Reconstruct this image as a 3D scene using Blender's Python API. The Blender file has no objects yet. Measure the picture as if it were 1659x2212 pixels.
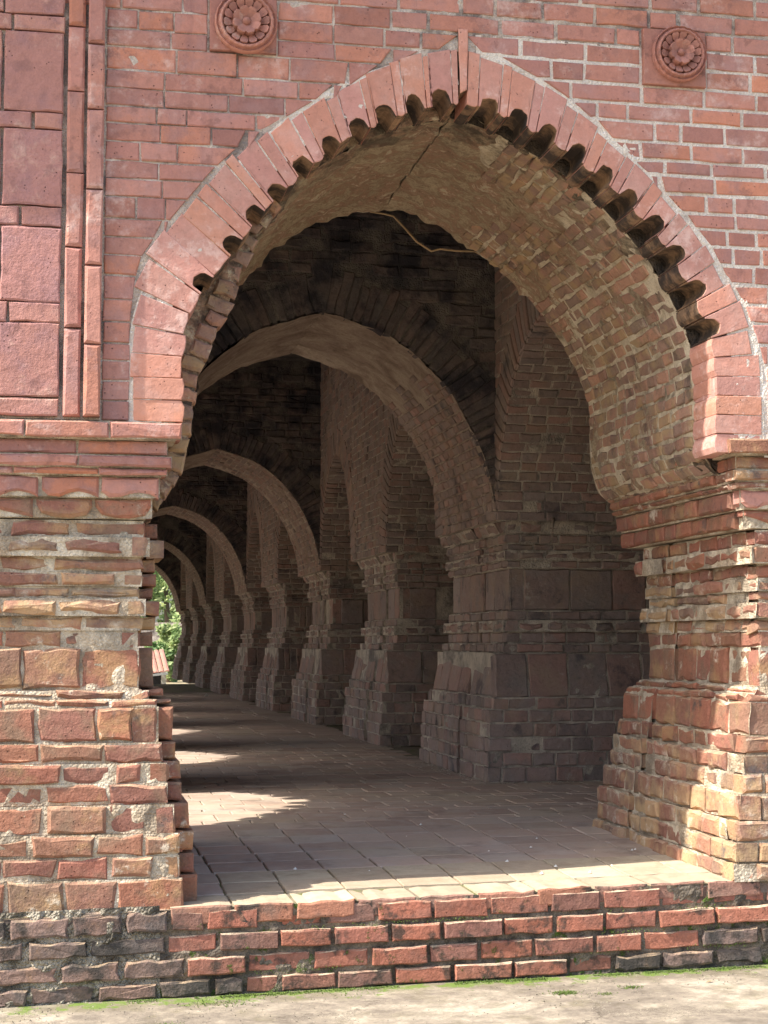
import bpy, math, random
from mathutils import Vector, Matrix, noise
PI = math.pi
RNG = random.Random(11)
scene = bpy.context.scene
COL = scene.collection

# ------------------------------------------------------------------ camera
F_PX, CX, CY = 3480.0, 829.5, 1106.0          # focal length and centre of the picture, 1659 px wide
YAW, PITCH = math.radians(11.11), math.atan(284/3480)
CAM = Vector((0, -7.83, 1.15))
cam = bpy.data.cameras.new('camera'); camo = bpy.data.objects.new('camera', cam); COL.objects.link(camo)
camo.location = CAM; camo.rotation_euler = (PI/2+PITCH, 0, -YAW)
cam.sensor_fit = 'HORIZONTAL'; cam.sensor_width = 24; cam.lens = F_PX/1659*24; cam.clip_end = 600; cam.clip_start = .1
scene.camera = camo
_R = Vector((math.cos(YAW), -math.sin(YAW), 0))
_H = Vector((math.sin(YAW), math.cos(YAW), 0))
_F = _H*math.cos(PITCH)+Vector((0, 0, math.sin(PITCH)))
_U = -_H*math.sin(PITCH)+Vector((0, 0, math.cos(PITCH)))
def at(x, y, Y):                               # measured point -> (X, Z) on the real plane y = Y
    d = _F*F_PX+_R*(x-CX)+_U*(CY-y)
    t = (Y-CAM.y)/d.y
    return (d.x*t, CAM.z+d.z*t)

# ------------------------------------------------------------------ light
SUN = Vector((-.85, -.20, 1.0)).normalized()
w = bpy.data.worlds.new('World'); scene.world = w; w.use_nodes = True
nt = w.node_tree; nt.nodes.clear()
sky = nt.nodes.new('ShaderNodeTexSky'); sky.sky_type = 'NISHITA'; sky.sun_disc = False
sky.sun_elevation = math.asin(SUN.z); sky.sun_rotation = math.atan2(SUN.x, SUN.y)
sky.dust_density = 3.0; sky.air_density = 1.0; sky.ozone_density = 1.0
bg = nt.nodes.new('ShaderNodeBackground'); bg.inputs[1].default_value = .15
wo = nt.nodes.new('ShaderNodeOutputWorld')
nt.links.new(sky.outputs[0], bg.inputs[0]); nt.links.new(bg.outputs[0], wo.inputs[0])
sl = bpy.data.lights.new('sun', 'SUN'); sl.energy = 4.2; sl.angle = math.radians(.55); sl.color = (1, .93, .82)
so = bpy.data.objects.new('sun', sl); COL.objects.link(so)
so.rotation_euler = (-SUN).to_track_quat('-Z', 'Y').to_euler()
scene.view_settings.view_transform = 'Standard'; scene.view_settings.look = 'None'
scene.view_settings.gamma = 1; scene.view_settings.use_curve_mapping = False
scene.view_settings.exposure = 1.1
scene.render.engine = 'CYCLES'
scene.cycles.max_bounces = 8; scene.cycles.diffuse_bounces = 6

# ------------------------------------------------------------------ materials
class NT:
    def __init__(s, name):
        m = bpy.data.materials.new(name); m.use_nodes = True; s.m = m; s.t = m.node_tree
        s.t.nodes.clear(); s.g = s.n('ShaderNodeNewGeometry')
        s.pos = s.g.outputs['Position']
    def n(s, k): return s.t.nodes.new(k)
    def l(s, a, b):
        if hasattr(a, 'links'): s.t.links.new(a, b)
        else: b.default_value = a
    def math(s, op, a, b=0.0, c=0.0, clamp=False):
        x = s.n('ShaderNodeMath'); x.operation = op; x.use_clamp = clamp
        s.l(a, x.inputs[0]); s.l(b, x.inputs[1]); s.l(c, x.inputs[2]); return x.outputs[0]
    def noise(s, scale, detail=4, rough=.6, vec=None, dist=0.0):
        x = s.n('ShaderNodeTexNoise'); x.inputs['Scale'].default_value = scale
        x.inputs['Detail'].default_value = detail; x.inputs['Roughness'].default_value = rough
        x.inputs['Distortion'].default_value = dist
        s.l(vec if vec is not None else s.pos, x.inputs['Vector']); return x.outputs['Fac']
    def vor(s, scale, vec=None, feat='F1'):
        x = s.n('ShaderNodeTexVoronoi'); x.feature = feat; x.inputs['Scale'].default_value = scale
        s.l(vec if vec is not None else s.pos, x.inputs['Vector']); return x.outputs['Distance']
    def smooth(s, v, a, b):
        x = s.n('ShaderNodeMapRange'); x.interpolation_type = 'SMOOTHSTEP'
        s.l(v, x.inputs[0]); x.inputs[1].default_value = a; x.inputs[2].default_value = b
        return x.outputs[0]
    def mix(s, f, a, b, mode='MIX'):
        x = s.n('ShaderNodeMix'); x.data_type = 'RGBA'; x.blend_type = mode
        s.l(f, x.inputs[0])
        for v, i in ((a, 6), (b, 7)):
            if hasattr(v, 'links'): s.t.links.new(v, x.inputs[i])
            else: x.inputs[i].default_value = (*v, 1)
        return x.outputs[2]
    def vmul(s, v, k):
        x = s.n('ShaderNodeVectorMath'); x.operation = 'MULTIPLY'
        s.l(v, x.inputs[0]); x.inputs[1].default_value = k; return x.outputs[0]
    def vadd(s, v, u):
        x = s.n('ShaderNodeVectorMath'); x.operation = 'ADD'; s.l(v, x.inputs[0]); s.l(u, x.inputs[1]); return x.outputs[0]
    def comb(s, a, b, c):
        x = s.n('ShaderNodeCombineXYZ'); s.l(a, x.inputs[0]); s.l(b, x.inputs[1]); s.l(c, x.inputs[2]); return x.outputs[0]
    def ramp(s, f, stops, const=False):
        x = s.n('ShaderNodeValToRGB'); e = x.color_ramp.elements
        if const: x.color_ramp.interpolation = 'CONSTANT'
        while len(e) > 1: e.remove(e[-1])
        e[0].position = stops[0][0]; e[0].color = (*stops[0][1], 1)
        for p, c in stops[1:]:
            q = e.new(p); q.color = (*c, 1)
        s.l(f, x.inputs[0]); return x.outputs[0]
    def xyz(s, v):
        x = s.n('ShaderNodeSeparateXYZ'); s.l(v, x.inputs[0]); return x.outputs
    def out(s, col, rough, height, bump=1.0, dist=.01, spec=.25, trans=None):
        b = s.n('ShaderNodeBsdfPrincipled'); s.l(col, b.inputs['Base Color']); s.l(rough, b.inputs['Roughness'])
        b.inputs['Specular IOR Level'].default_value = spec
        if height is not None:
            k = s.n('ShaderNodeBump'); k.inputs['Strength'].default_value = bump; k.inputs['Distance'].default_value = dist
            s.l(height, k.inputs['Height']); s.t.links.new(k.outputs[0], b.inputs['Normal'])
        o = s.n('ShaderNodeOutputMaterial'); s.t.links.new(b.outputs[0], o.inputs[0])
        return s.m

def grey(c, k, g=1.0):
    l = .35*c[0]+.5*c[1]+.15*c[2]
    return tuple(min(.9, (v+(l-v)*k)*g) for v in c)
def masonry(name, tones, patch=((.3, .15, .1), .5), mott=.35, white=None, soot=None, ochre=None, dust=None,
            moss=None, bump=.8, dist=.008, pits=.5, streak=None, rough=.9, sootz=None):
    s = NT(name)
    gk, gg = GREY.get(name, (.0, 1.0)); tones = [grey(c, gk, gg) for c in tones]; patch = (grey(patch[0], gk, gg), patch[1])
    oi = s.n('ShaderNodeObjectInfo'); at_ = s.n('ShaderNodeAttribute'); at_.attribute_name = 'tone'
    rnd = s.math('FRACT', s.math('ADD', oi.outputs['Random'], at_.outputs['Fac']))
    n = len(tones)
    col = s.ramp(rnd, [(i/n, c) for i, c in enumerate(tones)], const=False)
    r2 = s.math('FRACT', s.math('MULTIPLY', rnd, 37.7))
    off = s.comb(s.math('MULTIPLY', rnd, 31), s.math('MULTIPLY', r2, 17), rnd)
    pv = s.vadd(s.pos, off)
    big = s.noise(5, 5, .62, pv)
    pc, pa = patch
    col = s.mix(s.math('MULTIPLY', s.smooth(big, .45, .66), pa), col, pc)
    mid = s.noise(22, 5, .7, pv); fine = s.noise(90, 4, .7, pv)
    v = s.math('ADD', s.math('MULTIPLY', mid, mott*1.5), s.math('MULTIPLY', fine, mott))
    v = s.math('ADD', v, s.math('ADD', 1-mott*1.25, s.math('MULTIPLY', s.math('SUBTRACT', r2, .5), .22)))
    col = s.mix(1.0, col, s.comb(v, v, v), 'MULTIPLY')
    pit = s.math('MULTIPLY', s.smooth(s.vor(38, pv), .17, .06), s.smooth(s.noise(7, 2, .5, pv), .5, .6))
    col = s.mix(s.math('MULTIPLY', pit, pits), col, (.045, .022, .018))
    h = s.math('ADD', s.math('MULTIPLY', mid, .8), s.math('MULTIPLY', fine, .3))
    h = s.math('SUBTRACT', h, s.math('MULTIPLY', pit, .5))
    h = s.math('ADD', h, s.math('MULTIPLY', s.noise(9, 3, .6, pv), .9))
    if ochre:
        c, sc, lo, hi, am = ochre
        col = s.mix(s.math('MULTIPLY', s.smooth(s.noise(sc, 5, .65), lo, hi), am), col, c)
    if streak:
        c, k, lo, hi, am = streak
        sv = s.vmul(s.pos, k)
        col = s.mix(s.math('MULTIPLY', s.smooth(s.noise(1, 6, .7, sv, .6), lo, hi), am), col, c)
    if white:
        c, sc, lo, hi, am = white
        m1 = s.noise(sc, 6, .72); m2 = s.noise(sc*5, 4, .7, pv)
        wv = s.smooth(s.math('ADD', s.math('MULTIPLY', m1, .65), s.math('MULTIPLY', m2, .35)), lo, hi)
        col = s.mix(s.math('MULTIPLY', wv, am), col, c)
        h = s.math('ADD', h, s.math('MULTIPLY', wv, .2))
    if soot:
        c, sc, lo, hi, am = soot
        f = s.smooth(s.noise(sc, 6, .68, s.vadd(s.pos, (5.2, 1.3, 9.1))), lo, hi)
        if sootz:
            z = s.xyz(s.pos)[2]; f = s.math('MULTIPLY', f, s.smooth(z, sootz[0], sootz[1]))
        col = s.mix(s.math('MULTIPLY', f, am), col, c)
    if dust:
        c, am = dust
        nz = s.xyz(s.g.outputs['Normal'])[2]
        f = s.math('MULTIPLY', s.smooth(nz, .4, .9), s.math('MULTIPLY', s.smooth(s.noise(11, 4, .6), .3, .62), am))
        col = s.mix(f, col, c)
    if moss:
        c, sc, lo, hi, z0, z1 = moss
        z = s.xyz(s.pos)[2]
        f = s.math('MULTIPLY', s.smooth(s.noise(sc, 6, .7), lo, hi), s.smooth(z, z1, z0))
        col = s.mix(s.math('MULTIPLY', f, .9), col, c)
        h = s.math('ADD', h, s.math('MULTIPLY', f, s.noise(160, 2, .5)))
    return s.out(col, rough, h, bump, dist)

def mortar(name, a, b, soot=None, moss=None, bump=1.0, dist=.012, sc=6, gravel=.6):
    s = NT(name)
    col = s.mix(s.smooth(s.noise(sc, 6, .7), .35, .65), a, b)
    g = s.vor(75); f = s.noise(120, 4, .7)
    v = s.math('ADD', .72, s.math('MULTIPLY', f, .55)); col = s.mix(1.0, col, s.comb(v, v, v), 'MULTIPLY')
    h = s.math('ADD', s.math('MULTIPLY', s.noise(30, 5, .7), 1.2), s.math('MULTIPLY', g, -gravel))
    if soot:
        c, k, lo, hi, am = soot
        col = s.mix(s.math('MULTIPLY', s.smooth(s.noise(k, 6, .7, s.vadd(s.pos, (5.2, 1.3, 9.1))), lo, hi), am), col, c)
    if moss:
        c, k, lo, hi = moss
        f = s.smooth(s.noise(k, 6, .72), lo, hi); col = s.mix(f, col, c); h = s.math('ADD', h, s.math('MULTIPLY', f, s.noise(200, 2, .6)))
    return s.out(col, .95, h, bump, dist)

GREY = {'facade_brick': (.20, 1.03), 'facade_slab': (.22, 1.06), 'voussoir_brick': (.22, 1.05), 'weathered_brick': (.20, .88), 'limewashed_brick': (.24, .90),
        'step_brick': (.20, .80), 'nosing_brick': (.1, 1.0), 'old_step_brick': (.45, .9), 'floor_brick': (.30, 1.18), 'gallery_brick': (.50, 1.40), 'sooty_shaded_brick': (.6, .95), 'soffit_brick': (.30, 1.3),
        'brick_underside': (.1, 1.1)}
PK = [(.50, .21, .15), (.42, .17, .135), (.53, .20, .12), (.46, .195, .15), (.50, .215, .155), (.35, .145, .12), (.58, .20, .095), (.47, .19, .14), (.44, .18, .14), (.50, .20, .14)]
M = {}
M['facade'] = masonry('facade_brick', PK, patch=((.36, .19, .18), .6), mott=.33, white=((.70, .53, .48), 2.6, .52, .66, .6),
                      soot=((.26, .13, .11), 12, .54, .66, .6), streak=((.28, .14, .13), (7, 7, .8), .54, .72, .5), bump=.95, dist=.008, pits=.9)
M['stone'] = masonry('facade_slab', [(.46, .19, .15), (.43, .18, .155), (.50, .21, .15)], patch=((.36, .17, .175), .7), mott=.3,
                     white=((.72, .52, .42), 3.1, .52, .68, .55), soot=((.25, .13, .12), 9, .54, .66, .55), streak=((.27, .14, .14), (6, 6, .7), .52, .70, .6), bump=1.0, dist=.012, pits=.8)
M['vous'] = masonry('voussoir_brick', [(.54, .235, .17), (.47, .20, .17), (.59, .235, .13), (.50, .21, .17), (.53, .23, .175), (.56, .22, .14)], patch=((.56, .29, .23), .6),
                    mott=.32, white=((.76, .56, .50), 4.1, .51, .64, .6), soot=((.32, .16, .13), 13, .58, .68, .5), bump=.8, dist=.007, pits=.75)
M['pier'] = masonry('weathered_brick', [(.47, .15, .075), (.36, .16, .085), (.38, .13, .075), (.50, .17, .08), (.30, .165, .10), (.42, .14, .085), (.33, .13, .085)],
                    patch=((.27, .17, .10), .75), mott=.5, ochre=((.48, .31, .15), 3.3, .5, .66, .55),
                    white=((.75, .68, .55), 3.7, .56, .66, .75), soot=((.075, .075, .075), 4.5, .58, .70, .75),
                    dust=((.66, .47, .30), .55), bump=1.0, dist=.015, pits=.6)
M['pierw'] = masonry('limewashed_brick', [(.45, .17, .09), (.37, .16, .09), (.33, .13, .08), (.48, .19, .10), (.28, .15, .10)],
                     patch=((.40, .26, .15), .7), mott=.5, ochre=((.60, .42, .22), 2.6, .45, .62, .6),
                     white=((.78, .70, .57), 2.9, .52, .66, .62), soot=((.10, .10, .11), 5.5, .58, .70, .7),
                     dust=((.66, .50, .34), .5), bump=1.0, dist=.015, pits=.6)
M['step'] = masonry('step_brick', [(.50, .155, .08), (.42, .14, .085), (.56, .17, .085), (.34, .14, .10), (.48, .15, .075), (.58, .19, .10), (.30, .15, .11)],
                    patch=((.34, .15, .10), .7), mott=.55, white=((.55, .42, .33), 9, .60, .70, .5), soot=((.05, .045, .038), 7.5, .53, .66, .85),
                    moss=((.10, .15, .03), 13, .60, .70, -.20, -.05), dust=((.66, .54, .38), .85), bump=1.0, dist=.012, pits=.4)
M['nose'] = masonry('nosing_brick', [(.36, .165, .11), (.30, .16, .12), (.40, .17, .10)], patch=((.24, .16, .12), .7), mott=.45, soot=((.035, .035, .032), 6.5, .53, .62, .9), bump=1.0, dist=.012, pits=.4)
M['stepd'] = masonry('old_step_brick', [(.25, .15, .10), (.20, .13, .095), (.30, .14, .085), (.22, .15, .11), (.34, .17, .11)],
                     patch=((.12, .10, .09), .8), mott=.5, soot=((.05, .047, .042), 4.5, .48, .62, .85),
                     ochre=((.40, .24, .13), 5, .55, .7, .5), dust=((.52, .38, .24), .7), bump=1.0, dist=.016, pits=.5)
M['floor'] = masonry('floor_brick', [(.44, .31, .22), (.36, .25, .18), (.45, .28, .19), (.40, .31, .24), (.48, .34, .24), (.38, .25, .18)],
                     patch=((.42, .35, .28), .6), mott=.22, ochre=((.52, .44, .31), 1.1, .45, .7, .5),
                     soot=((.18, .13, .11), 2.2, .52, .70, .5), bump=.35, dist=.006, pits=.2, rough=.75)
M['floor_sunlit'] = masonry('pale_sunlit_floor_brick', [(.47, .40, .29), (.42, .34, .25), (.50, .43, .31)], patch=((.38, .29, .21), .6), mott=.3, soot=((.30, .24, .16), 5, .52, .68, .5), bump=.5, dist=.006, pits=.2)  # paler copy of the floor brick, sunlight put into its colour
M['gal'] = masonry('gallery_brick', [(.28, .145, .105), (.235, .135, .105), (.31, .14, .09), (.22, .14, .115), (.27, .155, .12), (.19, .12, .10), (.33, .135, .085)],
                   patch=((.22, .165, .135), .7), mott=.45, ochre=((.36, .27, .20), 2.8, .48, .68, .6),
                   white=((.50, .45, .38), 4.7, .57, .67, .6), soot=((.05, .052, .065), 3.4, .54, .68, .6), bump=1.0, dist=.012, pits=.5)  # soot tinted with the blue of the gallery's shadows
M['gald'] = masonry('sooty_shaded_brick', [(.28, .145, .105), (.235, .135, .105), (.31, .14, .09), (.22, .14, .115), (.19, .12, .10)],
                   patch=((.16, .13, .12), .8), mott=.5, ochre=((.30, .24, .18), 2.8, .55, .7, .5), soot=((.028, .03, .045), 3.0, .40, .62, .85), bump=1.0, dist=.014, pits=.5)  # darkened gallery brick: soot blotches plus bluish shade put into the colour
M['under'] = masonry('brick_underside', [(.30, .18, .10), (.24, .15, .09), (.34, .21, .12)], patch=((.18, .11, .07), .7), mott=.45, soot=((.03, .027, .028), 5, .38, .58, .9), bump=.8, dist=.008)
M['sof'] = masonry('soffit_brick', [(.30, .14, .085), (.24, .13, .085), (.35, .15, .085), (.21, .125, .09), (.28, .15, .10), (.38, .17, .09)],
                   patch=((.22, .15, .09), .8), mott=.5, ochre=((.42, .30, .16), 3.9, .47, .62, .7),
                   white=((.62, .54, .40), 5.5, .56, .66, .6), soot=((.06, .055, .05), 4.2, .54, .66, .6), bump=1.0, dist=.014, pits=.5)
M['m_fac'] = mortar('pale_mortar', (.40, .33, .28), (.66, .58, .50), soot=((.16, .13, .12), 3, .50, .62, .8))
M['m_facr'] = mortar('white_mortar', (.62, .55, .48), (.78, .72, .64), soot=((.28, .22, .19), 3, .58, .7, .6))
M['m_pier'] = mortar('lime_mortar', (.42, .33, .23), (.72, .64, .50), soot=((.20, .16, .12), 4, .45, .6, .7))
M['m_step'] = mortar('mossy_mortar', (.06, .053, .045), (.25, .205, .155), moss=((.085, .14, .025), 9, .56, .64))
M['m_stepd'] = mortar('rough_old_mortar', (.30, .27, .21), (.50, .45, .36), soot=((.06, .055, .045), 5, .45, .6, .85), dist=.02, gravel=1.2)
M['m_dark'] = mortar('shade_dark_mortar', (.10, .09, .085), (.17, .15, .14), soot=((.05, .05, .055), 3, .4, .62, .8))  # dark colour put in to cut bounce and deepen the interior shade
M['m_ring'] = mortar('shade_dark_ring_mortar', (.16, .14, .125), (.26, .23, .20), soot=((.04, .042, .055), 3, .4, .62, .8))  # darkened with the spandrels, bluish shade put into the colour
M['soot'] = mortar('sooty_recess_black', (.035, .03, .028), (.085, .065, .05), sc=12)  # soot plus the shade of the scallop recesses in one near-black colour
M['m_gal'] = mortar('gallery_mortar', (.38, .33, .27), (.60, .53, .44), soot=((.09, .085, .09), 3, .48, .66, .75))
M['m_sof'] = mortar('ochre_mortar', (.46, .38, .27), (.70, .62, .48), soot=((.15, .12, .085), 4, .50, .64, .8), sc=9)
M['m_floor'] = mortar('floor_joint', (.17, .145, .11), (.26, .22, .16), moss=((.16, .17, .07), 2.5, .5, .6), bump=.5)

def plaster():
    s = NT('streaked_plaster')
    at_ = s.n('ShaderNodeAttribute'); at_.attribute_name = 'arc'
    x, y, z = s.xyz(s.pos)
    a = s.noise(4.6, 8, .76, None, .4)
    b = s.noise(1.0, 8, .74, s.comb(s.math('MULTIPLY', at_.outputs['Fac'], 1.6), s.math('MULTIPLY', y, 9), 0.0), .2)
    m = s.math('ADD', s.math('MULTIPLY', a, .58), s.math('MULTIPLY', b, .42))
    col = s.ramp(m, [(.32, (.13, .095, .07)), (.41, (.30, .22, .15)), (.46, (.55, .45, .31)), (.50, (.38, .28, .19)), (.54, (.44, .27, .19)), (.58, (.68, .60, .44)), (.63, (.42, .34, .23)), (.72, (.24, .18, .13))])
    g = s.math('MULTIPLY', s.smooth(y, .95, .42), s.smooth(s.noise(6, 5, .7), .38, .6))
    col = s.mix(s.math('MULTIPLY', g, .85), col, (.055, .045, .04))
    f = s.noise(60, 5, .75); v = s.math('ADD', .65, s.math('MULTIPLY', f, .7)); col = s.mix(1.0, col, s.comb(v, v, v), 'MULTIPLY')
    h = s.math('ADD', s.math('MULTIPLY', b, 1.8), s.math('ADD', s.math('MULTIPLY', s.noise(18, 5, .7), 1.0), s.math('MULTIPLY', f, .4)))
    return s.out(col, .95, h, 1.0, .035)
M['plaster'] = plaster()
def gplaster():
    s = NT('gallery_plaster')
    a = s.noise(3.2, 7, .7, None, .6)
    col = s.ramp(a, [(.32, (.22, .165, .13)), (.48, (.38, .30, .24)), (.6, (.50, .42, .34)), (.72, (.30, .24, .19))])
    f = s.noise(45, 5, .75); v = s.math('ADD', .65, s.math('MULTIPLY', f, .7)); col = s.mix(1.0, col, s.comb(v, v, v), 'MULTIPLY')
    h = s.math('ADD', s.math('MULTIPLY', s.noise(12, 6, .7), 1.4), s.math('MULTIPLY', f, .4))
    return s.out(col, .95, h, 1.0, .03)
M['gplaster'] = gplaster()
def ground_mat(name, stops, mossy=True):
    s = NT(name)
    a = s.noise(1.3, 8, .72, s.vmul(s.pos, (1, 1.6, 1)), .5); b = s.noise(7, 7, .75)
    m = s.math('ADD', s.math('MULTIPLY', a, .55), s.math('MULTIPLY', b, .45))
    col = s.ramp(m, stops)
    x, y, z = s.xyz(s.pos)
    f = s.noise(55, 6, .8); v = s.math('ADD', .55, s.math('MULTIPLY', f, .9)); col = s.mix(1.0, col, s.comb(v, v, v), 'MULTIPLY')
    cr = s.smooth(s.vor(1.1, s.vadd(s.pos, s.vmul(s.comb(a, b, f), (.5, .5, .5))), 'DISTANCE_TO_EDGE'), .012, .003)
    cr = s.math('MULTIPLY', cr, s.smooth(s.noise(1.7, 3, .5), .5, .56)); col = s.mix(s.math('MULTIPLY', cr, .8), col, (.05, .04, .03))
    gr = s.smooth(s.vor(120), .10, .04); col = s.mix(s.math('MULTIPLY', gr, .35), col, (.10, .08, .06))
    if mossy:
        e = s.smooth(y, -.34, -.06)
        g = s.math('ADD', s.noise(9, 6, .7), s.math('MULTIPLY', e, .22))
        mz = s.math('MULTIPLY', s.smooth(g, .66, .76), s.smooth(y, -.9, -.3))
        col = s.mix(s.math('MULTIPLY', s.smooth(s.math('ADD', s.noise(4, 6, .7), s.math('MULTIPLY', e, .2)), .5, .72), .6), col, (.17, .15, .09))
        col = s.mix(s.math('MULTIPLY', mz, .9), col, (.13, .20, .035))
        p = s.smooth(s.noise(3.1, 5, .7, s.vadd(s.pos, (3.7, 8, 0))), .69, .73)
        col = s.mix(s.math('MULTIPLY', p, .8), col, (.16, .23, .05))
    h = s.math('ADD', s.math('MULTIPLY', b, 1.2), s.math('MULTIPLY', f, .5))
    return s.out(col, .92, h, .7, .012)
M['court'] = ground_mat('courtyard_concrete', [(.36, (.13, .11, .085)), (.45, (.21, .18, .145)), (.52, (.30, .26, .205)), (.59, (.44, .39, .31)), (.68, (.31, .265, .215))])
M['terr'] = ground_mat('terrace_bounce_concrete', [(.34, (.44, .36, .28)), (.5, (.58, .50, .40)), (.65, (.66, .58, .48))], False)  # brightened so the terrace throws more light into the gallery
M['earth'] = ground_mat('earth', [(.34, (.20, .16, .10)), (.5, (.30, .25, .15)), (.65, (.38, .32, .22))], False)

def plain(name, c, rough=.8, bump=.5, sc=25, var=.4, dist=.01):
    s = NT(name); f = s.noise(sc, 5, .7); g = s.noise(sc*.15, 4, .6)
    v = s.math('ADD', 1-var, s.math('MULTIPLY', s.math('ADD', f, g), var)); col = s.mix(1.0, c, s.comb(v, v, v), 'MULTIPLY')
    return s.out(col, rough, f, bump, dist)
M['carved'] = masonry('carved_terracotta', [(.42, .20, .155), (.38, .18, .145)], patch=((.30, .155, .13), .7), mott=.35, white=((.60, .45, .38), 6, .55, .68, .5), soot=((.15, .08, .07), 8, .54, .68, .7), bump=.8, dist=.005, pits=.5)
M['root'] = plain('dry_root', (.42, .30, .18), .9, .8, 60)
M['limew'] = plain('limewash', (.72, .72, .68), .9, .6, 9, .5)
M['tile'] = plain('roof_tile', (.40, .20, .15), .85, .6, 8, .7)
M['metal'] = plain('grey_sheet', (.45, .47, .48), .6, .2, 6, .3)
M['dark'] = plain('dark_void', (.05, .05, .06), .9, .3, 6, .5)
M['bark'] = plain('bark', (.14, .10, .07), .95, 1, 12, .5)
M['paper'] = plain('white_paper', (.8, .8, .78), .8, .1, 20, .1)
def leafm(name, tones):
    s = NT(name); a = s.n('ShaderNodeAttribute'); a.attribute_name = 'tone'
    col = s.ramp(a.outputs['Fac'], tones)
    b = s.n('ShaderNodeBsdfPrincipled'); s.l(col, b.inputs['Base Color']); b.inputs['Roughness'].default_value = .6
    t = s.n('ShaderNodeBsdfTranslucent'); s.l(col, t.inputs[0]); mx = s.n('ShaderNodeMixShader'); mx.inputs[0].default_value = .4
    s.t.links.new(b.outputs[0], mx.inputs[1]); s.t.links.new(t.outputs[0], mx.inputs[2])
    o = s.n('ShaderNodeOutputMaterial'); s.t.links.new(mx.outputs[0], o.inputs[0]); return s.m
M['leaf'] = leafm('leaves', [(0, (.10, .19, .07)), (.5, (.24, .34, .13)), (1, (.46, .52, .24))])
M['leafd'] = leafm('moss_leaves', [(0, (.07, .13, .025)), (1, (.20, .28, .06))])

# ------------------------------------------------------------------ object helpers
def tag(o, label=None, cat=None, group=None, kind=None):
    if label: o['label'] = label
    if cat: o['category'] = cat
    if group: o['group'] = group
    if kind: o['kind'] = kind
    return o
def add_attr(me, tones):
    a = me.attributes.new('tone', 'FLOAT', 'FACE'); a.data.foreach_set('value', tones)
def mesh(name, vs, fs, mat, tones=None, smooth=False):
    me = bpy.data.meshes.new(name); me.from_pydata(vs, [], fs); me.materials.append(mat)
    if tones: add_attr(me, tones)
    if smooth: me.polygons.foreach_set('use_smooth', [True]*len(me.polygons))
    me.update(); return me
def obj(name, me, parent=None, mw=None):
    o = bpy.data.objects.new(name, me); COL.objects.link(o)
    mw = mw or Matrix.Identity(4); off = Vector((0, 0, 0)); p = parent
    if p is not None:
        o.parent = p; o.matrix_basis = WM[p.name].inverted() @ mw
    else: o.matrix_basis = mw
    WM[o.name] = mw
    return o
WM = {}
def frame(o, U, V, N):
    m = Matrix.Identity(4)
    for i, c in enumerate((U, V, N)):
        for r in range(3): m[r][i] = c[r]
    for r in range(3): m[r][3] = o[r]
    return m
X_, Y_, Z_ = Vector((1, 0, 0)), Vector((0, 1, 0)), Vector((0, 0, 1))

def piece_geo(out, depth, bev, jit, rng, seg=.10, rough=.002):
    pts = []
    n = len(out)
    for i in range(n):
        a = out[i]; b = out[(i+1) % n]; d = math.dist(a, b); k = max(1, min(6, int(d/seg+.5)))
        for j in range(k): pts.append((a[0]+(b[0]-a[0])*j/k, a[1]+(b[1]-a[1])*j/k))
    n = len(pts)
    pts = [(p[0]+rng.gauss(0, jit), p[1]+rng.gauss(0, jit)) for p in pts]
    inn = []
    for i in range(n):
        a, p, b = pts[i-1], pts[i], pts[(i+1) % n]
        e1 = (p[0]-a[0], p[1]-a[1]); e2 = (b[0]-p[0], b[1]-p[1])
        l1 = math.hypot(*e1) or 1e-6; l2 = math.hypot(*e2) or 1e-6
        nx = -e1[1]/l1-e2[1]/l2; ny = e1[0]/l1+e2[0]/l2; l = math.hypot(nx, ny) or 1e-6
        k = min(1.35, 2/l)*bev*rng.uniform(.55, 1.5)
        inn.append((p[0]+nx/l*k, p[1]+ny/l*k))
    t = (rng.gauss(0, rough*.6), rng.gauss(0, rough*.6))
    vs = [(p[0], p[1], -depth) for p in pts]
    vs += [(p[0], p[1], -bev*rng.uniform(.5, 1.3)+rng.gauss(0, rough*.5)) for p in pts]
    vs += [(p[0], p[1], rng.gauss(0, rough*.5)) for p in inn]
    fs = []
    for i in range(n):
        j = (i+1) % n
        fs.append((i, j, n+j, n+i)); fs.append((n+i, n+j, 2*n+j, 2*n+i))
    fs.append(tuple(range(2*n, 3*n)))
    return vs, fs
def rect(a, b, c, d): return [(a, c), (b, c), (b, d), (a, d)]

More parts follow.
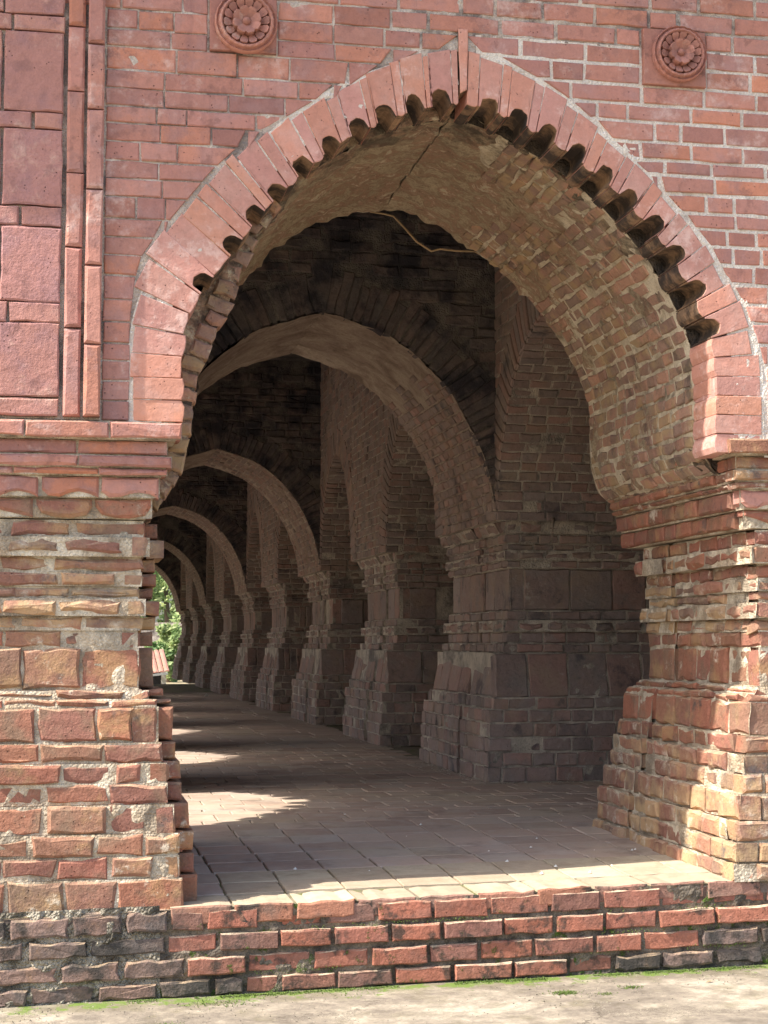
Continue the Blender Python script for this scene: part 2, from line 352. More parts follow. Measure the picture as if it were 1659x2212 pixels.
class Thing:
    def __init__(s, name, label, cat, loc, group=None, limit=290, kind=None):
        s.e = bpy.data.objects.new(name, None); COL.objects.link(s.e); s.e.location = loc; s.e.empty_display_size = .2
        WM[s.e.name] = Matrix.Translation(Vector(loc)); s.base = name
        tag(s.e, label, cat, group, kind)
        s.cnt = {}; s.limit = limit; s.heaps = {}; s.cache = {}; s.mort = {}
        s.rng = random.Random(hash(label) % 1000 if False else len(label)*7+int(loc[1]*10)+int(loc[0]*10))
    def piece(s, name, mw, out, depth, mat, bev=.006, jit=.0015, rough=.002, share=None, seg=.1, force=None, side=None):
        c = s.cnt.get(name, 0)
        single = (c < s.limit) if force is None else force
        if share is not None:
            k = (name, mat, share, s.rng.randrange(4))
            g = GC.get(k)
            if g is None:
                v, f = piece_geo(out, depth, bev, jit, s.rng, seg, rough); g = [v, f, None]; GC[k] = g
            v, f = g[0], g[1]
        else:
            v, f = piece_geo(out, depth, bev, jit, s.rng, seg, rough); g = None
        if single:
            s.cnt[name] = c+1
            if g is not None:
                if g[2] is None: g[2] = mesh(name, v, f, M[mat])
                me = g[2]
            else:
                me = mesh(name, v, f, M[mat])
                if side:
                    me.materials.append(M[side]); n_ = (len(f)-1)//2
                    for q in range(n_): me.polygons[2*q].material_index = 1
            return obj(name, me, s.e, mw)
        hp = s.heaps.setdefault((name, mat), ([], [], []))
        b = len(hp[0]); hp[0].extend([tuple(mw @ Vector(p)) for p in v]); hp[1].extend([tuple(b+i for i in q) for q in f])
        t = s.rng.random(); hp[2].extend([t]*len(f))
    def face(s, p0, U, V, N, L, h, mat, blen=(.2, .34), joint=.012, depth=.09, bev=.006, jit=.0015, rough=.002,
             first=None, proud=.003, name='brick', share=False, vj=None, force=None, seg=.1):
        """one course of pieces: p0 lower-left corner, runs along U for L, height h"""
        vj = joint if vj is None else vj
        x = 0.0; seq = []
        if first: seq.append(min(first, L)); x = seq[0]
        while x < L-1e-4:
            l = s.rng.uniform(*blen)
            if L-(x+l) < blen[0]*.55: l = L-x
            seq.append(l); x += l
        x = 0
        for l in seq:
            a = max(.02, l-joint); hh = h-vj
            pr = s.rng.gauss(0, proud)
            o = Vector(p0)+U*(x+l/2)+V*(h/2)+N*pr
            sh = None
            if share:
                a = round(a/.02)*.02; sh = (round(a, 2), round(hh, 3), round(depth, 2))
            s.piece(name, frame(o, U, V, N), rect(-a/2, a/2, -hh/2, hh/2), depth, mat, bev, jit, rough, share=sh, force=force, seg=seg)
            x += l
    def slab(s, p0, U, V, N, L, h, mat, depth=.05, off=.012):
        """mortar block behind a course"""
        m = s.mort.setdefault(mat, ([], []))
        p0 = Vector(p0)-N*off; b = len(m[0])
        for d in (0, depth):
            for (u, v) in ((0, 0), (L, 0), (L, h), (0, h)): m[0].append(tuple(p0+U*u+V*v-N*d))
        m[1].extend([(b, b+1, b+2, b+3), (b+4, b+7, b+6, b+5), (b, b+4, b+5, b+1), (b+1, b+5, b+6, b+2), (b+2, b+6, b+7, b+3), (b+3, b+7, b+4, b)])
    def box(s, x0, x1, y0, y1, z0, z1, mat):
        m = s.mort.setdefault(mat, ([], [])); b = len(m[0])
        m[0].extend([(x, y, z) for z in (z0, z1) for (x, y) in ((x0, y0), (x1, y0), (x1, y1), (x0, y1))])
        m[1].extend([(b, b+3, b+2, b+1), (b+4, b+5, b+6, b+7), (b, b+1, b+5, b+4), (b+1, b+2, b+6, b+5), (b+2, b+3, b+7, b+6), (b+3, b, b+4, b+7)])
    def rough_sheet(s, p0, U, V, N, L, h, mat, off=.007, amp=.006, res=.03, sc=9, inside=None, ret=False):
        """uneven mortar surface, a fine grid pushed in and out"""
        m = s.mort.setdefault(mat, ([], []))
        nu = max(1, int(L/res)); nv = max(1, int(h/res)); b = len(m[0]); idx = {}
        for j in range(nv+1):
            for i in range(nu+1):
                p = Vector(p0)+U*(L*i/nu)+V*(h*j/nv)
                d = noise.noise(p*sc)*amp*1.4+noise.noise(p*sc*3.1)*amp*.8
                m[0].append(tuple(p+N*(d-off)))
        for j in range(nv):
            for i in range(nu):
                if inside:
                    c = Vector(p0)+U*(L*(i+.5)/nu)+V*(h*(j+.5)/nv)
                    if not inside(c): continue
                a = b+j*(nu+1)+i; m[1].append((a, a+1, a+nu+2, a+nu+1))
    def done(s):
        for (name, mat), (v, f, t) in s.heaps.items():
            o = obj(name+'_courses', mesh(name+'_courses', v, f, M[mat], t), s.e); o['kind'] = 'stuff'
        for mat, (v, f) in s.mort.items():
            obj('mortar', mesh('mortar', v, f, M[mat]), s.e)['kind'] = 'stuff'
        return s
GC = {}

def tube(name, pts, radii, mat, parent=None, seg=8):
    vs, fs = [], []
    for i, p in enumerate(pts):
        p = Vector(p); q = Vector(pts[min(i+1, len(pts)-1)])-Vector(pts[max(i-1, 0)]); q.normalize()
        a = q.cross(Z_ if abs(q.z) < .9 else X_).normalized(); b = q.cross(a)
        for k in range(seg):
            t = 2*PI*k/seg; vs.append(tuple(p+(a*math.cos(t)+b*math.sin(t))*radii[i]))
    for i in range(len(pts)-1):
        for k in range(seg):
            j = (k+1) % seg; fs.append((i*seg+k, i*seg+j, (i+1)*seg+j, (i+1)*seg+k))
    fs.append(tuple(range(seg))[::-1]); fs.append(tuple((len(pts)-1)*seg+k for k in range(seg)))
    return obj(name, mesh(name, vs, fs, M[mat], smooth=True), parent)

class Curve:
    """polyline curve with arc length, smoothed"""
    def __init__(s, pts, smooth=2):
        for _ in range(smooth):
            q = [pts[0]]
            for a, b in zip(pts[:-1], pts[1:]):
                q.append((a[0]*.75+b[0]*.25, a[1]*.75+b[1]*.25)); q.append((a[0]*.25+b[0]*.75, a[1]*.25+b[1]*.75))
            q.append(pts[-1]); pts = q
        s.p = pts; s.s = [0]
        for a, b in zip(pts[:-1], pts[1:]): s.s.append(s.s[-1]+math.dist(a, b))
        s.L = s.s[-1]
    def at(s, t):
        t = max(0, min(s.L, t))
        for i in range(len(s.p)-1):
            if t <= s.s[i+1] or i == len(s.p)-2:
                k = (t-s.s[i])/max(1e-9, s.s[i+1]-s.s[i]); a, b = s.p[i], s.p[i+1]
                return (a[0]+(b[0]-a[0])*k, a[1]+(b[1]-a[1])*k)
    def tan(s, t, e=.06):
        a, b = s.at(t-e), s.at(t+e); d = math.dist(a, b) or 1; return ((b[0]-a[0])/d, (b[1]-a[1])/d)
    def nearest(s, p):
        best = (9e9, 0)
        for i in range(len(s.p)-1):
            a, b = s.p[i], s.p[i+1]; dx, dy = b[0]-a[0], b[1]-a[1]; l2 = dx*dx+dy*dy or 1e-9
            k = max(0, min(1, ((p[0]-a[0])*dx+(p[1]-a[1])*dy)/l2))
            q = (a[0]+dx*k, a[1]+dy*k); d = math.dist(p, q)
            if d < best[0]: best = (d, s.s[i]+k*(s.s[i+1]-s.s[i]))
        return best[1]
# ================================================================== FRONT ARCH OUTLINE (facade plane y = FY)
FY = .08
LEFT = [(.53, 1.99), (.536, 2.20), (.536, 2.38), (.536, 2.586), (.56, 2.748), (.63, 2.891), (.745, 3.035), (.858, 3.207), (.973, 3.354), (1.102, 3.492),
        (1.25, 3.633), (1.398, 3.738), (1.542, 3.815), (1.676, 3.87), (1.835, 3.917), (1.97, 3.945)]
RIGHT = [(3.335, 1.99), (3.338, 2.143), (3.341, 2.585), (3.318, 2.76), (3.25, 2.929), (3.173, 3.074), (3.085, 3.218), (2.971, 3.349), (2.845, 3.479),
         (2.718, 3.584), (2.58, 3.687), (2.43, 3.782), (2.28, 3.855), (2.118, 3.915), (1.97, 3.945)]
CL, CR = Curve(LEFT), Curve(RIGHT)           # both run upwards to the apex
LB = [(.40, 1.82), (.46, 1.88), (.53, 1.97), (.575, 2.08), (.605, 2.25), (.612, 2.39), (.64, 2.51), (.67, 2.59), (.70, 2.69), (.735, 2.76), (.775, 2.84), (.815, 2.95), (.86, 3.08), (.915, 3.207), (1.0, 3.354), (1.115, 3.492)]+LEFT[10:]
RB = [(3.66, 1.95), (3.56, 2.0), (3.46, 2.06), (3.39, 2.14), (3.35, 2.25), (3.335, 2.42)]+RIGHT[2:]
CLb, CRb = Curve(LB), Curve(RB)
RINGW = .262
def ext(side, z):
    """x of the ring's outer edge at height z (side -1 left, +1 right), None above it"""
    pts = EXL if side < 0 else EXR
    for a, b in zip(pts[:-1], pts[1:]):
        if a[1] <= z <= b[1]: return a[0]+(b[0]-a[0])*(z-a[1])/max(1e-6, b[1]-a[1])
    return None
EXL = [(.30, 2.70), (.325, 2.95), (.361, 3.077), (.421, 3.161), (.545, 3.308), (.636, 3.431), (.773, 3.592), (.913, 3.708), (1.1, 3.828), (1.29, 3.949),
       (1.458, 4.057), (1.603, 4.150), (1.725, 4.19), (1.97, 4.235)]
EXR = [(3.60, 2.60), (3.557, 2.741), (3.483, 2.963), (3.381, 3.108), (3.306, 3.254), (3.153, 3.421), (3.025, 3.564), (2.848, 3.728), (2.696, 3.869),
       (2.495, 4.03), (2.345, 4.11), (2.12, 4.20), (1.97, 4.235)]

# ================================================================== FLOOR (structure) + ground
def fz(y, x=.5): return (-.10+.03*max(0, min(y, 3.3))+.018*(min(x, 5)-.5)*(1-max(0, y)/3.333)) if y < 3.333 else 0.0
court = Thing('courtyard_pavement', 'pale stained concrete pavement with moss along the foot of the brick step', None, (1.6, -3, -.53), kind='structure')
del court.e['label']
m = ([], [])
nx, ny = 60, 36
for j in range(ny+1):
    for i in range(nx+1):
        x = -6+16*i/nx; y = -9+8.97*j/ny
        m[0].append((x, y, -.515+.014*(x-.5)+.004*noise.noise(Vector((x*2, y*2, 0)))))
for j in range(ny):
    for i in range(nx): a = j*(nx+1)+i; m[1].append((a, a+1, a+nx+2, a+nx+1))
obj('concrete_sheet', mesh('concrete_sheet', m[0], m[1], M['court'], smooth=True), court.e)

g = mesh('ground', [(-300, -300, -.60), (300, -300, -.60), (300, 300, -.60), (-300, 300, -.60)], [(0, 1, 2, 3)], M['earth'])
tag(obj('ground', g), kind='structure')

fl = Thing('gallery_floor', 'x', None, (2, 4, 0), kind='structure', limit=299); del fl.e['label']
skew = math.radians(-1.3)
def sk(x, y): return Vector((x+math.tan(-skew)*(y)*-1, y, fz(y)))
# mortar bed
m = fl.mort.setdefault('m_floor', ([], []))
ys = [-.02, .5, 1, 1.5, 2, 2.5, 3, 3.3334, 5, 8, 12, 20, 30, 39]
for y in ys: m[0].extend([(-1.3, y, fz(y, -1.3)-.010), (5, y, fz(y, 5)-.010)])
m[0].extend([(5, 2.2, -.02), (8, 2.2, -.02), (8, 7, -.01), (5, 7, -.01)]); m[1].append((len(m[0])-4, len(m[0])-3, len(m[0])-2, len(m[0])-1))
for i in range(len(ys)-1): m[1].append((2*i, 2*i+1, 2*i+3, 2*i+2))
y = .285; row = 0
while y < 30:
    near = y < 10
    D = .31 if y < .2 else (.30 if near else .60)
    if y > .2 and near: D = fl.rng.choice((.30, .31, .16, .31))
    S = .03 if y < 3.3 else 0
    V = Vector((math.tan(-skew)*-1 if y < 8 else 0, 1, S)).normalized()
    L0 = .30 if near else .6
    x = -.10-(row % 2)*.15*(1 if y > 2.6 else 0); x = x if y < 2.5 else x-.8
    xe = 3.62 if y < 2.2 else (6.2 if y < 5.2 else 3.5)
    while x < xe:
        l = L0*(fl.rng.uniform(.985, 1.015) if y < 2.6 else fl.rng.uniform(.94, 1.06))
        if y < .2: l = .30
        if x+l > -.1 or y > 2.5:
            o = Vector((x+l/2-math.tan(skew)*-1*y*0, y+D/2, 0))
            o.x += (-.022*y if y < 8 else -.176)
            o.z = fz(y+D/2, o.x)+fl.rng.gauss(0, .0012); UX = Vector((1, 0, .018*(1-y/3.333) if y < 3.33 else 0)).normalized()
            N = UX.cross(V).normalized()
            jn = .011
            vis = .35 < o.x < 5 and o.x > (o.y+7.83)*.045+.0
            fl.piece('floor_brick', frame(o, UX, N.cross(UX), N), rect(-l/2+jn/2, l/2-jn/2, -D/2+jn/2, D/2-jn/2), .05 if y > .2 else .088, 'floor_sunlit' if (y < .75 and o.x > .9) else 'floor',  # front rows take the paler colour where the sun strip falls
                     bev=.004 if y > .2 else .010, jit=.0015 if y > .2 else .004, rough=.001, seg=.12, force=None if (vis and near) else False)
        x += l
    y += D; row += 1
fl.done()

# ================================================================== PLINTH STEP
pl = Thing('brick_plinth', 'low four-course brick step below the arch, orange bricks with black stains and moss', 'step', (1.8, 0, -.53), limit=299)
XA, XB = .50, 3.33
PU = Vector((1, 0, .018)).normalized(); PV = Vector((-.018, 0, 1)).normalized()
def pz(x): return .018*(x-.5)
zs = [-.518, -.425, -.315, -.215]
hs = [.088, .098, .095, .105]
stag = [.86, .58, .49, .50]
stagr = [2.70, 3.16, 3.62, 3.66]
for k in range(4):
    z0 = zs[k]; h = hs[k]-.004
    yf = -.035 if k < 3 else -.03
    p = Vector((-1.2, yf, z0+pz(-1.2)))
    pl.face(p, PU, PV, -Y_, stag[k]+1.2, h, 'stepd', blen=(.24, .32), joint=.026, vj=.018, depth=.12, bev=.008, jit=.0045, rough=.003, seg=.05, first=.2+.13*(k % 2), proud=.005)
    pl.face(p+PU*(stag[k]+1.2), PU, PV, -Y_, stagr[k]-stag[k], h, 'step', blen=(.25, .315), joint=.020, vj=.015, depth=.12, bev=.006, jit=.0024, rough=.0018, seg=.07,
            first=(.17, .29, .24, .17)[k], proud=.008)
    pl.face(p+PU*(stagr[k]+1.2), PU, PV, -Y_, 8-stagr[k], h, 'stepd', blen=(.24, .32), joint=.026, vj=.018, depth=.12, bev=.008, jit=.0045, rough=.003, seg=.05, proud=.006)
# top nosing course, its tops form the floor's edge
z0 = -.105-.085
pl2 = [(-1.2, XA, 'stepd', .26), (XA, 3.40, 'step', .30), (3.40, 8, 'stepd', .28)]
for a, b, mt, l in pl2:
    if mt == 'step':
        x = a
        while x < b-.1:
            pl.piece('nosing_brick', frame(Vector((x+.148, -.022+pl.rng.gauss(0, .004), -.142+pz(x+.148)+pl.rng.gauss(0, .002))), PU, PV, -Y_), rect(-.140, .140, -.038, .041), .30, 'nose', bev=.007, jit=.0035, rough=.0015, side='floor_sunlit', seg=.06)
            x += .30
    else:
        pl.face(Vector((a, -.022, -.185+pz(a))), PU, PV, -Y_, b-a, .083, mt, blen=(.24, .33), joint=.02, vj=.008, depth=.3, bev=.013, jit=.005, rough=.005)
pl.rough_sheet(Vector((-1.2, -.03, -.54+pz(-1.2))), PU, PV, -Y_, 1.2+.46, .455, 'm_stepd', off=.012, amp=.016, res=.022, sc=11)
pl.rough_sheet(Vector((.44, -.03, -.54)), PU, PV, -Y_, 3.3, .43, 'm_step', off=.015, amp=.011, res=.022, sc=11)
pl.rough_sheet(Vector((3.70, -.03, -.54+pz(3.7))), PU, PV, -Y_, 4.3, .44, 'm_stepd', off=.012, amp=.014, res=.03, sc=11)
pl.box(-1.3, 8, .02, .30, -.56, -.15, 'm_step')
pl.done()

# ================================================================== generic rectangular pier of moulded courses
def pier(T, x0, x1, y0, y1, prof, pbl=(.26, .42), sides=('S', 'W'), mat='pier', mort='m_pier', blen=(.20, .32), bev=.008, jit=.0025, rough=.004, proud=.004,
         joint=.012, share=False, groove=None, sheets=True, matf=None, extrude_s=0.0):
    """prof: (z0, z1, offset bottom, offset top, kind)"""
    for i, (z0, z1, oa, ob, kind) in enumerate(prof):
        if matf: mt = matf(i, z0, kind)
        else: mt = mat
        o = oa; h = z1-z0; tilt = (oa-ob)
        hyp = math.hypot(h, tilt)
        bl = blen; dp = .09; bv = bev; jt = jit
        if kind == 'panel': bl = pbl; dp = .10
        if kind == 'block': bl = (.24, .30); dp = .12
        if kind == 'torus': bv = h*.30
        if kind == 'thin': bl = (.3, .42)
        hdr = .13
        own_s = (i % 2 == 0)
        X0, X1, Y0, Y1 = x0-o, x1+o, y0-o, y1+o
        cin = .045
        T.box(X0+cin, X1-cin, Y0+cin+max(0, tilt), Y1-cin, z0, z1, mort)
        for sd in sides:
            if sd == 'S':
                L = X1-X0; a = 0; b = L
                if 'W' in sides and not own_s: a = hdr
                if 'E' in sides and not own_s: b = L-hdr
                U, N = X_, -Y_; V = Vector((0, tilt, h))/hyp; p = Vector((X0+a, Y0, z0))
                T.face(p, U, V, U.cross(V), b-a, hyp, mt, blen=bl, joint=joint, depth=dp if not own_s else .13, bev=bv, jit=jt, rough=rough,
                       first=(hdr if (own_s and 'W' in sides and i % 4 == 0 and kind not in ('panel', 'block')) else None), proud=proud, share=share)
                if sheets: T.rough_sheet(Vector((X0+.01, Y0, z0)), U, V, U.cross(V), L-.02, hyp, mort, off=.012, amp=.0062, res=.035, sc=12)
                else: T.slab(Vector((X0+.01, Y0, z0)), U, V, U.cross(V), L-.02, hyp, mort, off=.009)
            if sd == 'W':
                L = Y1-Y0; b = L if not own_s else L-hdr
                if 'S' not in sides: b = L
                U = -Y_; V = Vector((tilt, 0, h))/hyp; N = U.cross(V)
                runs = [(0, b)]
                if groove:
                    g0, g1 = L*groove[0], L*groove[1]; runs = [(0, g0), (g1, b)]
                for (a, c) in runs:
                    if c-a < .05: continue
                    p = Vector((X0, Y1-a, z0))
                    T.face(p, U, V, N, c-a, hyp, mt, blen=bl, joint=joint, depth=dp if (own_s or c < b) else .13, bev=bv, jit=jt, rough=rough,
                           first=(hdr if (own_s is False and i % 4 == 1) else None), proud=proud, share=share)
                    if sheets: T.rough_sheet(p, U, V, N, c-a, hyp, mort, off=.012, amp=.0062, res=.035, sc=12)
                    else: T.slab(p, U, V, N, c-a, hyp, mort, off=.009, depth=.04)
            if sd == 'E':
                L = Y1-Y0; a = 0 if not own_s else hdr
                U = Y_; V = Vector((-tilt, 0, h))/hyp; N = U.cross(V)
                p = Vector((X1, Y0+a, z0))
                T.face(p, U, V, N, L-a, hyp, mt, blen=bl, joint=joint, depth=dp, bev=bv, jit=jt, rough=rough, proud=proud, share=share)

# ---- profile of the two front piers
FP = [(-.125, .035, .215, .21, 'brick'), (.035, .14, .20, .20, 'brick'), (.14, .245, .195, .195, 'brick'), (.245, .38, .175, .17, 'brick'),
      (.38, .48, .145, .145, 'brick'), (.48, .575, .14, .14, 'brick'), (.575, .672, .115, .115, 'brick'), (.672, .845, .10, .09, 'block'),
      (.845, .885, .09, .075, 'torus'), (.885, .925, .055, .04, 'thin'), (.925, 1.13, .005, 0, 'block'), (1.13, 1.215, .0, .0, 'brick'),
      (1.215, 1.285, .01, .0, 'brick'), (1.285, 1.37, .035, .03, 'torus'), (1.37, 1.43, .0, 0, 'brick'), (1.43, 1.50, .015, .015, 'thin'),
      (1.50, 1.575, .01, .01, 'brick'), (1.575, 1.67, .05, .05, 'torus'), (1.67, 1.755, .02, .02, 'brick')]
lp = Thing('brick_pier', 'sunlit weathered brick pier left of the arch with flaking orange base courses', 'pier', (-.3, .5, -.07), group='piers flanking the entrance arch', limit=299)
def mfl(i, z, k): return 'pierw' if 1.13 < z < 1.6 else 'pier'
pier(lp, -1.35, .355, .22, 1.9, FP, sides=('S', 'E'), matf=mfl, blen=(.235, .32), bev=.013, jit=.0055, rough=.0035, proud=.007, joint=.014)
# stepped corner strip behind the front face
for i, (z0, z1, oa, ob, k) in enumerate(FP):
    h = z1-z0
    lp.piece('corner_brick', frame(Vector((.355+oa+.022, .22-oa+.13, (z0+z1)/2)), X_, Z_, -Y_), rect(-.045, .045, -h/2+.006, h/2-.006), .5, mfl(i, z0, k),
             bev=.012, jit=.003, rough=.004)
lp.done()

rp = Thing('brick_pier', 'weathered brick pier right of the arch, its side whitened near the floor', 'pier', (3.9, .9, -.07), group='piers flanking the entrance arch', limit=299)
FPR = [(max(a, -.055), b, c*1.35+.02, d*1.35+.02, k) for (a, b, c, d, k) in FP]
def mfr(i, z, k): return 'pierw' if z < .5 or (1.2 < z < 1.5) else 'pier'
pier(rp, 3.64, 6.0, .26, 1.88, FPR, sides=('S', 'W'), matf=mfr, blen=(.17, .27), bev=.013, jit=.0055, rough=.0035, proud=.009, joint=.013, groove=(.26, .30))
rp.done()

# ================================================================== cornices under the arch springing (left and right of the opening)
def cornice(T, x0, x1, y0, y1, sides, corner):
    # z0,z1,offset,kind
    rows = [(1.765, 1.86, .03, 'lobe2'), (1.865, 1.965, .065, 'lobe'), (1.97, 2.005, .10, 'thin'), (2.008, 2.065, .12, 'thin'), (2.07, 2.14, .10, 'brick'), (2.145, 2.225, .165, 'brick')]
    for i, (z0, z1, o, k) in enumerate(rows):
        X0, X1, Y0, Y1 = x0-o, x1+o, y0-o, y1+.06
        T.box(X0+.03, X1-.03, Y0+.03, Y1, z0-.004, z1+.004, 'm_pier')
        h = z1-z0
        xs = X0 if corner > 0 else -1.3
        L = (min(X1, 6)-xs)
        if k in ('brick', 'thin'):
            T.face(Vector((xs, Y0, z0)), X_, Z_, -Y_, L, h, 'facade' if corner < 0 else 'pier', blen=(.26, .42), joint=.009, vj=.006, depth=.12, bev=.008 if k == 'brick' else .012, jit=.002, rough=.003)
        else:
            n = int(L/.265); w = L/n
            for q in range(n):
                cx = xs+w*(q+.5); a = w/2-.008
                if k == 'lobe':
                    low = [(-a, -h*.5+.028), (-a*.75, -h*.5+.004), (-a*.35, -h*.5), (0, -h*.5+.018), (a*.3, -h*.5+.026), (a*.7, -h*.5+.016), (a, -h*.5-.004)]
                else:
                    s_ = 1 if q % 2 else -1
                    low = [(-a, h*.12), (-a*.8, -h*.30), (-a*.3, -h*.5), (a*.25, -h*.52), (a*.8, -h*.34), (a, h*.1)] if q % 3 else [(-a, h*.2), (0, -h*.2), (a, -h*.5)]
                out = low+[(a, h/2-.003), (-a, h/2-.003)]
                T.piece('lobed_brick', frame(Vector((cx, Y0, (z0+z1)/2)), X_, Z_, -Y_), out, .12, 'facade' if k == 'lobe' else 'pier', bev=.014, jit=.0015, rough=.003)
        T.rough_sheet(Vector((xs, Y0+.0, z0)), X_, Z_, -Y_, L, h, 'm_pier', off=.018, amp=.008, res=.04)
        if 'W' in sides:
            T.face(Vector((X0, Y1, z0)), -Y_, Z_, -X_, Y1-Y0-.13, h, 'pier', blen=(.14, .24), joint=.012, depth=.10, bev=.012, jit=.003, rough=.006, proud=.008)
        if 'E' in sides:
            T.face(Vector((X1, Y0+.13, z0)), Y_, Z_, X_, Y1-Y0-.13, h, 'pier', blen=(.14, .24), joint=.012, depth=.10, bev=.012, jit=.003, rough=.006, proud=.008)
cl = Thing('moulded_cornice', 'moulded brick cornice with lobed bricks on top of the left pier', 'cornice', (-.3, .2, 1.77), group='cornices below the arch')
cornice(cl, -1.35, .375, .20, 2.10, ('E',), -1); cl.done()
cr = Thing('moulded_cornice', 'crumbling moulded brick cornice with lobed bricks on top of the right pier', 'cornice', (4, .2, 1.77), group='cornices below the arch')
cornice(cr, 3.56, 6.0, .22, 2.06, ('W',), 1); cr.done()

# ================================================================== FRONT ARCH: voussoir ring, barrel vault
ar = Thing('brick_arch', 'pointed entrance arch with a ring of pink voussoirs scalloped along its lower edge', 'arch', (1.95, .2, 2.2), limit=299)
NOT = [(.64, 2.938), (.788, 3.132), (.892, 3.291), (.996, 3.427), (1.137, 3.554), (1.286, 3.659), (1.434, 3.752), (1.574, 3.817), (1.724, 3.88), (1.862, 3.913)]
NOR = [(3.261, 2.80), (3.175, 2.985), (3.055, 3.158), (2.95, 3.302), (2.82, 3.435), (2.69, 3.54), (2.545, 3.65), (2.395, 3.748), (2.25, 3.83), (2.10, 3.885)]
RD = .30
def ring_stone(C, sgn, s0, s1, notch, mat='vous', long=0.0, under=True):
    """voussoir between arc positions s0<s1; sgn -1: left curve"""
    sm = (s0+s1)/2; p = C.at(sm); t = C.tan(sm)
    T = Vector((t[0], 0, t[1])); V = Vector((-t[1], 0, t[0])) if sgn < 0 else Vector((t[1], 0, -t[0]))
    U = T if sgn < 0 else -T; N = -Y_
    r = ar.rng
    k = (sm/C.L)**2.5*.85; W = V.lerp(Z_, k).normalized() if sm/C.L > .3 else V
    sk = W.dot(U)/W.dot(V)
    L = .12
    while L < .42:
        q = Vector((p[0], 0, p[1]))+(V+U*sk)*L; e = ext(sgn, q.z)
        if e is not None and ((sgn < 0 and q.x < e) or (sgn > 0 and q.x > e)): break
        if e is None and q.z > 4.2: break
        if e is None and L > .26: break
        L += .005
    L += -.008+r.uniform(-.018, .006)
    a = (s1-s0)/2-.0018; t0, t1 = C.tan(s0), C.tan(s1); fan = L*abs(math.atan2(t1[1], t1[0])-math.atan2(t0[1], t0[0]))/2*.97 if sm/C.L < .9 else .003; dt = r.uniform(-.016, .004)
    low = [(-a, dt*.4+r.uniform(-.003, .006)), (a*-.3, dt), (a*.4, dt+r.uniform(-.003, .003)), (a, dt*.4+r.uniform(-.003, .006))]
    if notch:
        w_ = a*r.uniform(.80, .90); hgt = r.uniform(.055, .085); pw = r.uniform(.5, .8); lean = r.uniform(-.008, .008)
        low = [(-a, 0)]+[(-w_*math.cos(PI*i/8)+lean*math.sin(PI*i/8)+(r.gauss(0, .0025) if 0 < i < 8 else 0), hgt*max(0, math.sin(PI*i/8))**pw+(0 if i in (0, 8) else .004+r.gauss(0, .003))) for i in range(9)]+[(a, 0)]
    n = len(low); x0t, x1t = -a-fan+sk*L, a+fan+sk*L
    f0 = r.gauss(0, .0018); b_ = .005
    xs = [l[0] for l in low]
    def top(i, d): 
        u = (xs[i]+a)/(2*a); return (x0t+(x1t-x0t)*u, L-d)
    vs = [(x, y, -b_*.7) for x, y in low]                       # 0 front lower edge
    vs += [(x*.94 if i in (0, n-1) else x, y+b_*.8, 0) for i, (x, y) in enumerate(low)]
    vs += [(top(i, b_)[0]*1.0-(0 if 0 < i < n-1 else (.94-1)*-1*xs[i]), top(i, b_)[1], 0) for i in range(n)]
    vs += [(*top(i, 0), -b_) for i in range(n)]
    vs += [(*top(i, 0), -RD) for i in range(n)]
    vs += [(x, y, -RD) for x, y in low]
    fs, side = [], []
    for i in range(n-1):
        for q in range(4): fs.append((q*n+i, q*n+i+1, (q+1)*n+i+1, (q+1)*n+i)); side.append(0)
        fs.append((5*n+i, 5*n+i+1, i+1, i)); side.append(1 if under else 0)
    for (e, flip) in ((0, False), (n-1, True)):
        f = (5*n+e, e, 3*n+e, 4*n+e); fs.append(f[::-1] if flip else f); side.append(0)
        f = (e, n+e, 2*n+e, 3*n+e); fs.append(f[::-1] if flip else f); side.append(0)
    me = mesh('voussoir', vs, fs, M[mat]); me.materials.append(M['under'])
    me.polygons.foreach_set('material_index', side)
    o = Vector((p[0], FY+r.gauss(0, .002), p[1]))
    obj('voussoir', me, ar.e, frame(o, U, V, N))
for C, pts, sgn in ((CL, NOT, -1), (CR, NOR, 1)):
    ss = [C.nearest(p) for p in pts]
    prev = None
    for i, sc_ in enumerate(ss):
        hw = .060
        if i == 0: prev = sc_-hw
        if sc_-hw-prev > .02:
            wd = sc_-hw-prev
            ring_stone(C, sgn, prev, sc_-hw, False)
        ring_stone(C, sgn, sc_-hw, sc_+hw, True)
        prev = sc_+hw
    ring_stone(C, sgn, prev, C.L-.022, False)
    # square stones below the scallops
    s0 = C.nearest((0, 2.235) if sgn < 0 else (9, 2.15)); s0 = .245 if sgn < 0 else .16
    s = s0; se = ss[0]-.060
    n = 6 if sgn < 0 else 6
    hgt = (se-s0)/n
    for k in range(n):
        ring_stone(C, sgn, s+hgt*k, s+hgt*(k+1), False, under=False)
# mortar between the ring stones
for C, sgn in ((CL, -1), (CR, 1)):
    vs, fs = [], []; s0_ = .24 if sgn < 0 else .16; n_ = int((C.L-s0_)/.03)
    for i in range(n_+1):
        s = s0_+(C.L-s0_)*i/n_; p = C.at(s); t = C.tan(s); nn = (-t[1], t[0]) if sgn < 0 else (t[1], -t[0])
        for k in range(9):
            d = .095+.17*k/8; q = Vector((p[0]+nn[0]*d, FY, p[1]+nn[1]*d)); vs.append((q.x, FY+.006+.007*noise.noise(q*24), q.z))
    for i in range(n_):
        for k in range(8): a = i*9+k; f = (a, a+1, a+10, a+9); fs.append(f if sgn > 0 else f[::-1])
    obj('mortar', mesh('mortar', vs, fs, M['m_facr']), ar.e)
# keystone
kx = 1.972
ar.piece('keystone', frame(Vector((kx, FY-.008, 3.99)), X_, Z_, -Y_), [(-.018, .0), (.018, .02), (.027, .345), (-.026, .34)], RD, 'vous', bev=.005, jit=.001, rough=.002, side='under')
